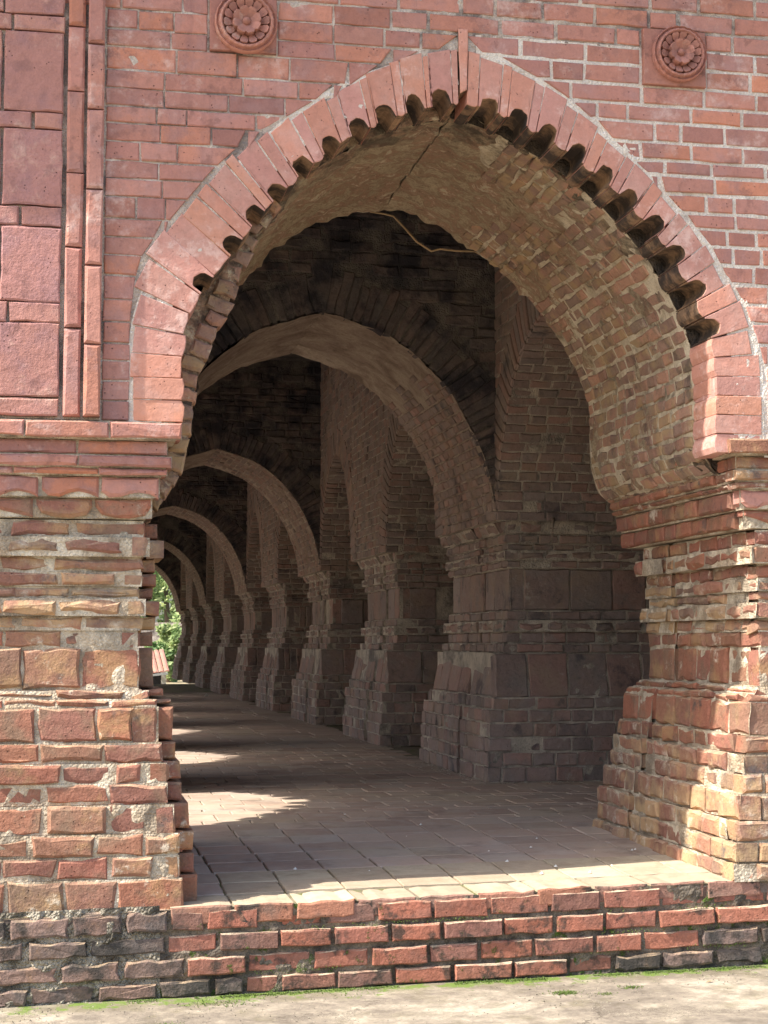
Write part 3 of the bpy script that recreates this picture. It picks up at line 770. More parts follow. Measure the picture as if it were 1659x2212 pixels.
# barrel shell: grid over s and Y, pushed in and out
def shell(T, C, sgn, y0, y1, mat, amp=.012, off=.0, offf=None, ds=.035, dy=.045, edge=.03, s0=0.0, name='vault_soffit', plane='XZ', jag=True, cxy=None):
    vs, fs = [], []; ns = int((C.L-s0)/ds); nyy = max(2, int((y1-y0)/dy))
    for i in range(ns+1):
        s = s0+(C.L-s0)*i/ns; p = C.at(s); t = C.tan(s)
        n = (-t[1], t[0]) if sgn < 0 else (t[1], -t[0])
        for j in range(nyy+1):
            y = y0+(y1-y0)*j/nyy
            if jag and j == nyy: y += noise.noise(Vector((s*9, y, 2)))*edge*1.2
            if jag and j == 0: y -= noise.noise(Vector((s*9, y, 7)))*edge*.4
            q = Vector((p[0], y, p[1]))
            d = off+(offf(q, s) if offf else 0)+amp*noise.noise(q*5)+amp*.8*noise.noise(q*14)+amp*.35*noise.noise(q*37)
            vs.append((p[0]+n[0]*d, y, p[1]+n[1]*d))
    for i in range(ns):
        for j in range(nyy):
            a = i*(nyy+1)+j; f = (a, a+1, a+nyy+2, a+nyy+1); fs.append(f if sgn > 0 else f[::-1])
    me = mesh(name, vs, fs, M[mat], smooth=True)
    a_ = me.attributes.new('arc', 'FLOAT', 'POINT'); a_.data.foreach_set('value', [s0+(C.L-s0)*(i//(nyy+1))/ns for i in range(len(vs))])
    return obj(name, me, T.e)
YB = 2.2
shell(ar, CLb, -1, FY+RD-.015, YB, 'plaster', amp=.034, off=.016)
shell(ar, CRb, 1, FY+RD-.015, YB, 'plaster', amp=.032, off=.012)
# front lip of the barrel, seen inside the scallops
def lip(T, C, sgn, y, w_, mat, s0=0):
    vs, fs = [], []; n = 90
    for i in range(n+1):
        s = s0+(C.L-s0)*i/n; p = C.at(s); t = C.tan(s); nn = (-t[1], t[0]) if sgn < 0 else (t[1], -t[0])
        for k in range(6):
            d = w_*k/5+.004; q = Vector((p[0]+nn[0]*d, y, p[1]+nn[1]*d))
            vs.append((q.x, y+.03*noise.noise(q*9)*(k > 0), q.z))
    for i in range(n):
        for k in range(5):
            a = i*6+k; f = (a, a+1, a+7, a+6); fs.append(f if sgn > 0 else f[::-1])
    obj('vault_edge', mesh('vault_edge', vs, fs, M[mat], smooth=True), T.e)
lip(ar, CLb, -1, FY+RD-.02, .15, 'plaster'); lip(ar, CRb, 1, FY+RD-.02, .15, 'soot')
# back face of the barrel wall
# bricks of the soffit: right haunch clearly, left haunch low down
def soffit_bricks(T, C, sgn, s0, s1, y0, y1, mat, ch=.078, bl=(.10, .20), joint=.016, off=-.004, keep=None, proud=.005, bev=.008, share=False, jit=.003, cxy=None, rough=.005, name='soffit_brick'):
    s = s0; r = 0
    while s+ch*.6 < s1:
        sm = s+ch/2; p = C.at(sm); t = C.tan(sm); n = Vector((-t[1], 0, t[0])) if sgn < 0 else Vector((t[1], 0, -t[0]))
        Tn = Vector((t[0], 0, t[1])); N = -n; y = y0+(T.rng.uniform(.0, .08) if r % 2 else 0)
        while y < y1-.03:
            l = T.rng.uniform(*bl); l = min(l, y1-y)
            if l < .04: break
            c = Vector((p[0], y+l/2, p[1]))+n*(off+T.rng.gauss(0, proud))
            if keep is None or keep(c, s):
                U = Y_; V = N.cross(U)
                mw = frame(c, U, V, N)
                if cxy: mw = cxy(mw)
                a = (l-joint)/2; sh = None
                if share: a = round(a/.01)*.01; sh = (round(a, 2), ch)
                T.piece(name, mw, rect(-a, a, -(ch-joint)/2, (ch-joint)/2), .07, mat, bev=bev, jit=jit, rough=rough, share=sh)
            y += l
        s += ch; r += 1
def keepR(c, s):
    # plaster and dust still cover the crown and the back of the vault
    lim = 1.12+ .28*noise.noise(c*2.3)+.12*noise.noise(c*6)
    s -= .2; f = (s/CR.L) + (c.y-.4)/1.8*.30
    return f < lim-.20
def bedR(q, s):
    lim = 1.12+.28*noise.noise(q*2.3)+.12*noise.noise(q*6)
    s -= .2; f = (s/CR.L)+(q.y-.4)/1.8*.30-(lim-.20)
    return .05*max(0, min(1, (f+.06)/.10))
def keepL(c, s): return s < .80+.3*noise.noise(c*4) and c.y < 1.2
shell(ar, CRb, 1, FY+RD-.01, YB-.01, 'm_sof', amp=.007, off=.004, offf=bedR, name='mortar_bed', ds=.05, dy=.06)
soffit_bricks(ar, CRb, 1, .0, CR.L*.96, FY+RD, YB-.02, 'sof', keep=keepR, off=-.004, proud=.005, joint=.020, bl=(.12, .24), ch=.083, jit=.0045, bev=.008, rough=.0025)
soffit_bricks(ar, CLb, -1, .0, 1.15, FY+RD, 1.6, 'sof', keep=keepL, off=-.004)
# brick edge of the barrel standing inside the left jamb
s = .02
while s < 1.75:
    h_ = ar.rng.uniform(.07, .10); p = CLb.at(s+h_/2); t = CLb.tan(s+h_/2); V = Vector((t[0], 0, t[1])); U = Vector((t[1], 0, -t[0]))
    wd = ar.rng.uniform(.08, .13)
    ar.piece('edge_brick', frame(Vector((p[0], FY+RD-.035+ar.rng.gauss(0, .006), p[1]))-U*(wd/2-.008+ar.rng.gauss(0, .006)), U, V, -Y_), rect(-wd/2, wd/2, -h_/2+.007, h_/2-.007), .12, 'sof', bev=.012, jit=.005, rough=.004, seg=.05)
    s += h_
# jamb bricks between the ring face and the springing on the shaded reveal
soffit_bricks(ar, CR, 1, .17, .80, FY+.02, FY+RD+.02, 'vous', ch=.10, bl=(.24, .30), joint=.009, off=-.003, proud=.002, name='jamb_brick')
ar.done()

# ================================================================== FACADE WALL
fw = Thing('brick_wall', 'pink brick facade wall above and beside the pointed arch', 'wall', (1.6, FY, 2.23), limit=299)
ZT = 5.3
rowsL = [2.332, 2.433, 2.531, 2.619, 2.724, 2.836, 2.958, 3.058, 3.15, 3.243, 3.352, 3.445, 3.534, 3.632, 3.726, 3.811, 3.902, 3.996, 4.116, 4.206, 4.309]
rowsR = [2.137, 2.285, 2.409, 2.508, 2.622, 2.732, 2.844, 2.944, 3.049, 3.15, 3.25, 3.341, 3.424, 3.525, 3.622, 3.70, 3.797, 3.904, 3.996, 4.098, 4.206, 4.309]
top = [4.309, 4.41, 4.515, 4.62, 4.72, 4.82, 4.92, 5.02, 5.12, 5.22]
holes = [(.652, 1.002, 4.118, 4.41+.0), (2.945, 3.307, 4.098, 4.41)]
def strip(xa, xb, za, zb, side, mat='facade', bl=(.16, .38)):
    """one course between xa and xb, its end cut to the arch's outer edge"""
    h = zb-za; segs = [(xa, xb)]
    for (hx0, hx1, hz0, hz1) in holes:
        if za < hz1-.02 and zb > hz0+.02:
            ns = []
            for (a, b) in segs:
                if hx1 <= a or hx0 >= b: ns.append((a, b)); continue
                if a < hx0: ns.append((a, hx0))
                if b > hx1: ns.append((hx1, b))
            segs = ns
    eb, et = (ext(side, za+.004), ext(side, zb-.004)) if side else (None, None)
    for (a, b) in segs:
        x = a
        first = True
        while x < b-.03:
            l = fw.rng.choice((fw.rng.uniform(.14, .2), fw.rng.uniform(.26, .34), fw.rng.uniform(.30, .40), fw.rng.uniform(.28, .36), fw.rng.uniform(.24, .32)))
            l = min(max(l, bl[0]), bl[1]) if bl[0] > .2 else l
            if b-(x+l) < .11: l = b-x
            j = .009 if side <= 0 and x < 1.4 else .019
            x0, x1 = x+j/2, x+l-j/2
            cx, cz = (x0+x1)/2, (za+zb)/2; hv = h/2-j/2
            q = [(x0, za+j/2), (x1, za+j/2), (x1, zb-j/2), (x0, zb-j/2)]
            if side:
                g = .022
                def lim(z): 
                    e = ext(side, z); return e
                lb, lt = lim(za+j/2), lim(zb-j/2)
                if side < 0:
                    if lb is None and lt is None: pass
                    else:
                        lb = (lb if lb is not None else 9)-g; lt = (lt if lt is not None else 9)-g
                        q[1] = (min(x1, lb), q[1][1]); q[2] = (min(x1, lt), q[2][1])
                        if q[1][0] < x0+.02 and q[2][0] < x0+.02: break
                        q[1] = (max(q[1][0], x0+.004), q[1][1]); q[2] = (max(q[2][0], x0+.004), q[2][1])
                else:
                    if lb is None and lt is None: pass
                    else:
                        lb = (lb if lb is not None else -9)+g; lt = (lt if lt is not None else -9)+g
                        q[0] = (max(x0, lb), q[0][1]); q[3] = (max(x0, lt), q[3][1])
                        if q[0][0] > x1-.02 and q[3][0] > x1-.02: x += l; continue
                        q[0] = (min(q[0][0], x1-.004), q[0][1]); q[3] = (min(q[3][0], x1-.004), q[3][1])
            out = [(a_[0]-cx, a_[1]-cz) for a_ in q]
            vis = -.35 < cx < 3.75 and cz < 4.58
            fw.piece('brick', frame(Vector((cx, FY+fw.rng.gauss(0, .0025), cz)), X_, Z_, -Y_), out, .07, mat, bev=.0055, jit=.0018, rough=.002, seg=.13,
                     force=None if vis else False)
            x += l
XP = .148
def split_rows(rows, side, xa, xb):
    for za, zb in zip(rows[:-1], rows[1:]): strip(xa, xb, za, zb, side)
for za, zb in zip([2.235]+rowsL[:-1], rowsL):
    e0, e1 = ext(-1, za), ext(-1, zb)
    if zb <= 2.73: strip(XP, .285, za, zb, 0)
    elif e0 or e1: strip(XP, 1.95, za, zb, -1)
for za, zb in zip(rowsR[:-1], rowsR[1:]):
    if zb <= 2.65: strip(3.62, 5.2, za, zb, 0)
    else: strip(1.99 if za > 3.9 else 2.1, 5.2, za, zb, 1)
for za, zb in zip(top[:-1], top[1:]): strip(-.75, 5.2, za, zb, 0)
for k in range(30): strip(5.2, 8.0, 2.14+k*.104, 2.14+(k+1)*.104, 0, bl=(.25, .4))
def in_wall(c):
    if c.z < 2.15 and .3 < c.x < 3.6: return False
    for side, Cc in ((-1, CL), (1, CR)):
        pass
    # inside the opening or ring?
    e0, e1 = ext(-1, c.z), ext(1, c.z)
    if c.z <= 2.70: return not (.40 < c.x < 3.47)
    if e0 and e1: return not (e0+.12 < c.x < e1-.12)
    if e0 is None and c.z < 2.75: return not (.4 < c.x < 3.5)
    return True
fw.rough_sheet(Vector((XP-.01, FY, 2.23)), X_, Z_, -Y_, 1.9, 2.08, 'm_fac', off=.0090, amp=.0036, res=.024, inside=in_wall)
fw.rough_sheet(Vector((2.04, FY, 2.13)), X_, Z_, -Y_, 3.2, 2.18, 'm_facr', off=.0075, amp=.0036, res=.024, inside=in_wall)
fw.rough_sheet(Vector((-.8, FY, 4.3)), X_, Z_, -Y_, 6.0, 1.0, 'm_fac', off=.009, amp=.007, res=.03, inside=lambda c: True)
# side pilaster strips and slab panel
for (xa, xb, pr, js) in ((-.036, .044, .035, [2.243, 2.68, 3.08, 3.45, 3.86, 4.19, 4.55, 5.2]), (.060, .140, .055, [2.243, 2.60, 2.99, 3.37, 3.77, 4.10, 4.5, 5.2])):
    for za, zb in zip(js[:-1], js[1:]):
        fw.piece('pilaster_brick', frame(Vector(((xa+xb)/2, FY-pr, (za+zb)/2)), X_, Z_, -Y_), rect(-.0405, .0405, -(zb-za)/2+.004, (zb-za)/2-.004), .12, 'facade', bev=.013, jit=.001, rough=.002, seg=.2)
fw.box(-.9, .146, FY+.006, FY+.1, 2.235, 5.2, 'm_fac')
def zz(y): return at(70, y, .06)[1]
slabs = [[(-.40, -.055)], [(-.70, -.17), (-.165, -.055)], [(-.8, -.055)], [(-.7, -.225), (-.22, -.055)], [(-.345, -.055)], [(-.7, -.155), (-.15, -.055)], [(-.345, -.055)], [(-.8, -.055)]]
zl = [2.243, 2.335, 2.70, 2.80, 3.175, 3.275, 3.66, 3.745, 4.15, 4.235, 4.6, 4.7, 5.2]
lay = [0, 1, 0, 2, 0, 2, 0, 2, 1, 2, 0, 2]
for i, (za, zb) in enumerate(zip(zl[:-1], zl[1:])):
    if zb-za > .2: spans = [(-.345, -.055), (-.66, -.352), (-.98, -.668)]
    elif i == 0: spans = [(-.60, -.055), (-.98, -.61)]
    else: spans = [(-.20-.05*(i % 3), -.055), (-.46, -.208-.05*(i % 3)), (-.98, -.47)]
    for a, b in spans:
        fw.piece('stone_slab', frame(Vector(((a+b)/2, FY-.028, (za+zb)/2)), X_, Z_, -Y_), rect(-(b-a)/2+.003, (b-a)/2-.003, -(zb-za)/2+.004, (zb-za)/2-.004), .1, 'stone', bev=.007, jit=.0022, rough=.0025, seg=.07)
# rosettes
ZS2 = Matrix.Diagonal((1, 1, 1.35, 1))
def rosette(x0, x1, z0, z1, cx, cz, R, label):
    w_, h = (x1-x0), (z1-z0); c = Vector(((x0+x1)/2, FY-.022, (z0+z1)/2))
    p = fw.piece('rosette_tile', frame(c, X_, Z_, -Y_), rect(-w_/2+.006, w_/2-.006, -h/2+.006, h/2-.006), .08, 'carved', bev=.004, jit=.001, rough=.001)
    p['label'] = label
    o = Vector((cx, FY-.022, cz)); r = random.Random(int(cx*10))
    vs, fs = [], []; n = 48
    prof = [(R, 0), (R, .016), (R*.96, .026), (R*.91, .016), (R*.88, .02), (R*.85, .034), (R*.80, .038), (R*.75, .030), (R*.71, .012), (0, .010)]
    for (rr, hh) in prof:
        for k in range(n):
            t = 2*PI*k/n; q = 1+(.010 if (k % 2 and .7*R < rr) else 0)
            vs.append((rr*q*math.cos(t), rr*q*math.sin(t), hh+(.003 if k % 2 and rr > R*.8 else 0)))
    for i in range(len(prof)-1):
        for k in range(n):
            j = (k+1) % n; fs.append((i*n+k, i*n+j, (i+1)*n+j, (i+1)*n+k))
    obj('beaded_rim', mesh('beaded_rim', vs, fs, M['carved']), p, frame(o, X_, Z_, -Y_) @ ZS2)
    def petals(cnt, r0, r1, wd, h0, h1, ph):
        for k in range(cnt):
            t = 2*PI*k/cnt+ph; v = []; f = []
            # cupped petal: root, belly, tip lifted
            prof = [(r0, wd*.35, h0), (r0+(r1-r0)*.35, wd*.8, h0+.008), (r0+(r1-r0)*.7, wd, h1), (r0+(r1-r0)*.93, wd*.72, h1+.004), (r1, wd*.25, h1-.002)]
            for (rr, ww, hh) in prof:
                for sgn, dz in ((-1, -.006), (0, .0), (1, -.006)): v.append((rr, ww*sgn, hh+dz+(.006 if sgn else 0)))
            m_ = len(prof)
            for i in range(m_-1):
                for q in range(2): a = i*3+q; f.append((a, a+3, a+4, a+1))
            b = len(v); v += [(x, y, .005) for (x, y, z) in v]
            per = [i*3 for i in range(m_)]+[m_*3-2]+[i*3+2 for i in range(m_-1, -1, -1)]+[1]
            for i in range(len(per)): a, c2 = per[i], per[(i+1) % len(per)]; f.append((a, c2, b+c2, b+a))
            rot = Matrix.Rotation(t, 4, 'Z')
            obj('petal', mesh('petal', v, f, M['carved']), p, frame(o, X_, Z_, -Y_) @ ZS2 @ rot)
    petals(14, R*.44, R*.74, R*.135, .018, .034, .1)
    petals(8, R*.13, R*.46, R*.145, .028, .046, .3)
    vs, fs = [], []
    for i in range(6):
        a = PI/2*i/5
        for k in range(14): t = 2*PI*k/14; vs.append((R*.145*math.cos(a)*math.cos(t), R*.145*math.cos(a)*math.sin(t), .03+.032*math.sin(a)))
    for i in range(5):
        for k in range(14): j = (k+1) % 14; fs.append((i*14+k, i*14+j, (i+1)*14+j, (i+1)*14+k))
    obj('boss', mesh('boss', vs, fs, M['carved'], smooth=True), p, frame(o, X_, Z_, -Y_))
a = at(530, 55, FY); rosette(.652, 1.002, 4.118, 4.41, a[0], a[1]-.0, .158, 'carved rosette tile near the upper left, cut by the photo edge')
a = at(1462, 122, FY); rosette(2.945, 3.307, 4.098, 4.41, a[0], a[1], .150, 'carved rosette tile at the upper right, flower over a double rim')
# white smear of mortar above the keystone, crumbs along the ring
fw.done()
# the wall behind the facade skin: solid mass, with the opening left free
mass = Thing('brick_wall', 'thick brick mass of the front wall behind its facing, seen from inside the gallery', 'wall', (1.9, 1.2, 2.2), limit=50)
def mass_geo():
    vs, fs = [], []
    pts = [(p[0]-.07, p[1]) for p in CL.p if p[1] > 2.2]; ptsr = [(p[0]+.07, p[1]) for p in CR.p if p[1] > 2.2]
    inner = [(x, z+.07 if z > 3 else z) for x, z in pts]+[(x, z+.07 if z > 3 else z) for x, z in ptsr[::-1]]
    n = len(inner)
    outer = []
    for i, (x, z) in enumerate(inner):
        outer.append((x, 5.25))
    for y in (FY+.10+RD, YB-.02):
        for (x, z) in inner: vs.append((x, y, z))
        for (x, z) in outer: vs.append((x, y, z))
    for k in range(2):
        b = k*2*n
        for i in range(n-1):
            f = (b+i, b+i+1, b+n+i+1, b+n+i); fs.append(f if k == 0 else f[::-1])
    return vs, fs
v, f = mass_geo(); obj('wall_core', mesh('wall_core', v, f, M['m_dark']), mass.e)
mass.box(-1.4, .46, FY+.09, YB-.02, 2.232, 5.25, 'm_dark'); mass.box(3.41, 5.2, FY+.09, YB-.02, 2.232, 5.25, 'm_dark')
mass.box(5.2, 8, FY+.09, YB-.02, 3.8, 5.25, 'm_dark'); mass.box(6.1, 8, FY+.5, YB-.02, -.1, 3.8, 'm_dark')
mass.box(.46, 3.41, FY+.09, FY+.4, 4.26, 5.25, 'm_dark')
mass.done()

# ================================================================== GALLERY
GX = 2.05; HS = 1.48; ZS, ZA = 2.18, 3.9
def pointed(hs, zs, za, cx, sgn, low=None):
    d = [(1.0, 1.0), (.995, .93), (.965, .80), (.915, .66), (.84, .52), (.75, .395), (.65, .285), (.52, .185), (.38, .105), (.2, .045), (0, 0)]
    pts = [(cx+sgn*hs*a, za-(za-zs)*b) for a, b in d]
    if low: pts = [(cx+sgn*hs, low)]+pts
    return Curve(pts, 1)
GP = [(0, .13, .275, .275, 'brick'), (.13, .25, .27, .27, 'brick'), (.25, .37, .265, .265, 'brick'), (.37, .49, .255, .255, 'brick'), (.49, .60, .25, .245, 'brick'), (.60, .70, .205, .20, 'brick'),
      (.70, 1.07, .17, .10, 'panel'), (1.07, 1.15, .085, .085, 'brick'), (1.15, 1.25, .04, .04, 'brick'), (1.25, 1.345, .085, .085, 'torus'), (1.345, 1.43, .04, .04, 'brick'),
      (1.43, 1.79, .0, .0, 'panel'), (1.79, 1.86, .035, .035, 'brick'), (1.86, 1.94, .066, .066, 'torus'), (1.94, 2.0, .03, .03, 'brick'), (2.0, 2.08, .05, .05, 'brick'), (2.08, 2.18, .07, .13, 'torus')]
ordn = ['first', 'second', 'third', 'fourth', 'fifth', 'sixth', 'seventh', 'eighth', 'ninth']
PX = 3.73
for n in range(9):
    y0 = 5.2+4.81*n+.27; ln = 1.95
    T = Thing('brick_pier', '%s brick pier from the front along the right side of the gallery%s' % (ordn[n], ', broad and dusty' if n == 0 else ''), 'pier',
              (PX+1, y0+1, 0), group='piers along the gallery', limit=(299 if n < 2 else (160 if n < 4 else 0)))
    if n == 0:
        pier(T, PX-.03, 6.1, y0, y0+ln+.1, GP, mat='gal', mort='m_gal', blen=(.17, .27), bev=.009, jit=.003, rough=.006, joint=.013, groove=(.58, .62), proud=.006)
        # worn strip running up the front
        tube('vertical_seam', [(4.02, y0-.02-.0, 2.2), (4.02, y0-.27, 2.2), (4.0, y0-.26, 2.0)], [.012]*3, 'gplaster', T.e)
    else:
        q = random.Random(n*13)
        GPn = [(a, b, c+d_, d+d_, k) for (a, b, c, d, k) in GP for d_ in (q.gauss(0, .008),)]
        pier(T, PX, PX+2.1, y0, y0+ln, GPn, pbl=(.085, .12) if n == 3 else ((.26, .42) if n % 2 else (.2, .34)), mat='gal', mort='m_gal', blen=(.16, .26), bev=.009, jit=.003, rough=.006, joint=.013, groove=(.60, .68), sheets=False, share=True, proud=.005)
    T.done()

# cross arches over the gallery, every second pier
def cross_arch(n, detail):
    y0 = 5.2+4.81*n+.07; y1 = y0+2.35-.2
    if n == 0: y1 = y0+2.0
    T = Thing('brick_arch', ['nearest', None, 'second', None, 'third', None, 'fourth', None, 'farthest'][n]+' pointed brick arch spanning the gallery, with a dusty soffit', 'arch', (GX, y0, 2.2), group='cross arches of the gallery',
              limit=299 if n == 0 else (250 if n == 2 else 0))
    for sgn in (-1, 1):
        C = pointed(HS, ZS, ZA, GX, sgn)
        if sgn > 0:
            shell(T, C, sgn, y0+.01, y1, 'gplaster', amp=.014 if n == 0 else .005, off=.012 if n == 0 else .0, ds=.05, dy=.08)
            soffit_bricks(T, C, sgn, 0, C.L*(.62 if n == 0 else 1.0), y0+.03, y1-.02, 'gal', ch=.082, bl=(.11, .2), joint=.014, off=-.004, share=True, proud=.004,
                          keep=(lambda c, s: s/C.L < .52+.2*noise.noise(c*3)) if n == 0 else None)
        else:
            shell(T, C, sgn, y0+.01, y1, 'gplaster', amp=.014, off=.0, ds=.06, dy=.1)
        # ring of radial bricks on the front face
        s = .0; k = 0
        while s < C.L-.02:
            chh = T.rng.uniform(.068, .085); sm = s+chh/2; p = C.at(sm); t = C.tan(sm)
            nn = Vector((-t[1], 0, t[0])) if sgn < 0 else Vector((t[1], 0, -t[0])); U = Vector((t[0], 0, t[1]))
            if (U.cross(nn)+Y_).length > .1: U = -U
            L = .36+T.rng.uniform(-.10, .04)
            a = chh/2-.006
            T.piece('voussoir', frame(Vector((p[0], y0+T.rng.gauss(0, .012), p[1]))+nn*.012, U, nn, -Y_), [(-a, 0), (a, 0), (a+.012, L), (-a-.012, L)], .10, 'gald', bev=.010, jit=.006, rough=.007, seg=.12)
            s += chh; k += 1
    T.piece('voussoir', frame(Vector((GX, y0, ZA+.0)), X_, Z_, -Y_), [(-.035, -.0), (.035, 0), (.10, .46), (-.10, .46)], .10, 'gald', bev=.006, jit=.003, rough=.005)
    # spandrel wall in courses above
    CLg, CRg = pointed(HS, ZS, ZA, GX, -1), pointed(HS, ZS, ZA, GX, 1)
    def ex(side, z):
        C = CLg if side < 0 else CRg; z2 = z-.28
        best = None
        for a, b in zip(C.p[:-1], C.p[1:]):
            if min(a[1], b[1]) <= z2 <= max(a[1], b[1]):
                k_ = (z2-a[1])/max(1e-6, (b[1]-a[1])); best = a[0]+(b[0]-a[0])*k_
        if best is None: return None
        return best+side*.30
    z = 2.2; r = 0
    zt = 5.1
    while z < zt:
        h = T.rng.uniform(.085, .115); e0, e1 = ex(-1, z+h/2), ex(1, z+h/2)
        segs = [(GX-HS-.3, e0), (e1, PX-.14)] if (e0 is not None) else ([(GX-HS-.3, PX-.14)] if z > 3 else [(PX-.2, PX-.14)])
        for a, b in segs:
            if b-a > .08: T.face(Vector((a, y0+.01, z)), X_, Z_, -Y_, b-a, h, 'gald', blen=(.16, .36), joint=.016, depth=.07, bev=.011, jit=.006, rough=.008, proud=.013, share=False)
        z += h; r += 1
    # core behind
    m = T.mort.setdefault('m_ring', ([], []))
    inner = [(p[0]-.02, p[1]+.02) for p in CLg.p]+[(p[0]+.02, p[1]+.02) for p in CRg.p[::-1]]
    for y in (y0+.022, y1-.01):
        b = len(m[0]); k = len(inner)
        m[0].extend([(x, y, zz_) for x, zz_ in inner]); m[0].extend([(x, y, 5.2) for x, _ in inner])
        for i in range(k-1): m[1].append((b+i, b+i+1, b+k+i+1, b+k+i))
    T.box(-1.3, GX-HS-.01, y0+.03, y1-.01, 2.2, 5.2, 'm_ring')
    T.box(GX+HS+.01, PX+2, y0+.03, y1-.01, 2.2, 5.2, 'm_ring')
    T.done()
for n in (0, 2, 4, 6, 8): cross_arch(n, 1)

# lateral arcade walls above the right piers, arches spanning from pier to pier (along y)
def lateral(n):
    """arch between pier n-1 and pier n on the right side; n=0: from the front wall to the first pier"""
    ya = (2.2 if n == 0 else 5.2+4.81*(n-1)+2.35)-.02
    yb = 5.2+4.81*n+.07
    x0 = GX+HS; c = (ya+yb)/2; hs = (yb-ya)/2
    T = Thing('brick_arch', ('side arch leading right from the first bay' if n == 0 else 'side arch between the %s and %s gallery piers' % (ordn[n-1], ordn[n]))+', brick ring seen edge on', 'arch',
              (x0, c, 2.2), group='side arches of the gallery', limit=250 if n < 2 else (120 if n == 2 else 0))
    def swap(v): return (x0+(v[1]), c+(v[0]-c), v[2])
    # build in (x -> y, y -> x) space: Curve coordinates are (y, z)
    for sgn in (-1, 1):
        C = pointed(hs, ZS+.0, 3.72, c, sgn)
        # intrados shell (v = (y, depth, z)) -> world (x0+depth, y, z)
        vs, fs = [], []; ns = 36; nd = 10 if n < 2 else 3
        for i in range(ns+1):
            s = C.L*i/ns; p = C.at(s)
            for j in range(nd+1):
                d = .02+1.9*j/nd; q = Vector((x0+d, p[0], p[1])); k = .006*noise.noise(q*8)
                vs.append((x0+d, p[0]+k, p[1]+k))
        for i in range(ns):
            for j in range(nd): a = i*(nd+1)+j; fs.append((a, a+1, a+nd+2, a+nd+1))
        obj('vault_soffit', mesh('vault_soffit', vs, fs, M['m_gal'], smooth=True), T.e)
        s = 0; r = 0
        while s < C.L-.03:
            ch = .085; sm = s+ch/2; p = C.at(sm); t = C.tan(sm); nn = (-t[1], t[0]) if sgn < 0 else (t[1], -t[0])
            N = Vector((0, -nn[0], -nn[1])); V = Vector((0, t[0], t[1]))
            U = V.cross(N)
            if U.x < 0: U = -U; V = -V
            d = .0 if r % 2 else .0
            first = True
            if sgn > 0 or n > 0:
                while d < (1.6 if n == 0 else .5):
                    l = T.rng.uniform(.13, .26); a = (l-.014)/2; aa = round(a/.01)*.01
                    o = Vector((x0+d+l/2, p[0], p[1]))-N*.0+N*(.008+T.rng.gauss(0, .004))
                    T.piece('soffit_brick', frame(o, U, V, N), rect(-aa, aa, -.036, .036), .07, 'gal', bev=.008, jit=.003, rough=.005, share=('lat', aa))
                    d += l
            # ring face brick toward the gallery (normal -x)
            Vr = Vector((0, nn[0], nn[1])); Nr = -X_; Ur = Vr.cross(Nr)
            L = .36; o = Vector((x0-.002+T.rng.gauss(0, .003), p[0], p[1]))
            T.piece('voussoir', frame(o, Ur, Vr, Nr), [(-.036, .01), (.036, .01), (.046, L), (-.046, L)], .07, 'gal', bev=.006, jit=.002, rough=.004, seg=.2, share=('lr', 1))
            s += ch; r += 1
    CLl, CRl = pointed(hs, ZS, 3.72, c, -1), pointed(hs, ZS, 3.72, c, 1)
    m = T.mort.setdefault('m_gal', ([], []))
    inner = [(p[0]-.01, p[1]+.02) for p in CLl.p]+[(p[0]+.01, p[1]+.02) for p in CRl.p[::-1]]
    for xx in (x0+.012, x0+1.9):
        b = len(m[0]); k = len(inner)
        m[0].extend([(xx, y, z) for y, z in inner]); m[0].extend([(xx, y, 5.2) for y, z in inner])
        for i in range(k-1): m[1].append((b+i, b+i+1, b+k+i+1, b+k+i))
    # wall face over the pier towards the gallery
    yq0 = yb-.0; yq1 = yb+2.25
    T.box(x0+.012, PX+2, yb+.02, yq1, 2.185, 5.2, 'm_gal')
    z = 2.185; r = 0
    if n > 0:
        while z < 4.9:
            h = .09
            T.face(Vector((x0, yq1, z)), -Y_, Z_, -X_, yq1-yb-(.0 if r % 2 else .12), h, 'gal', blen=(.14, .25), joint=.014, depth=.07, bev=.007, jit=.002, rough=.004, share=True)
            T.face(Vector((x0+(.0 if r % 2 == 0 else .08), yb, z)), X_, Z_, -Y_, .5, h, 'gal', blen=(.14, .25), joint=.014, depth=.12 if r % 2 == 0 else .07, bev=.007, jit=.002, rough=.004, share=True)
            z += h; r += 1
    # courses above the ring on the gallery face
    z = 2.3
    while z < 5.1:
        h = .1
        def exy(side, z_):
            C = CLl if side < 0 else CRl; z2 = z_-.25
            for a, b in zip(C.p[:-1], C.p[1:]):
                if min(a[1], b[1]) <= z2 <= max(a[1], b[1]): return a[0]+(b[0]-a[0])*(z2-a[1])/max(1e-6, b[1]-a[1])+side*.27
            return None
        e0, e1 = exy(-1, z+.05), exy(1, z+.05)
        segs = [(ya, yb)] if (e0 is None and z > 3) else ([(ya, e0), (e1, yb)] if e0 else [])
        for a, b in segs:
            if b-a > .1: T.face(Vector((x0, b, z)), -Y_, Z_, -X_, b-a, h, 'gal', blen=(.18, .3), joint=.014, depth=.07, bev=.007, jit=.003, rough=.004)
        z += h
    T.done()
for n in range(9): lateral(n)

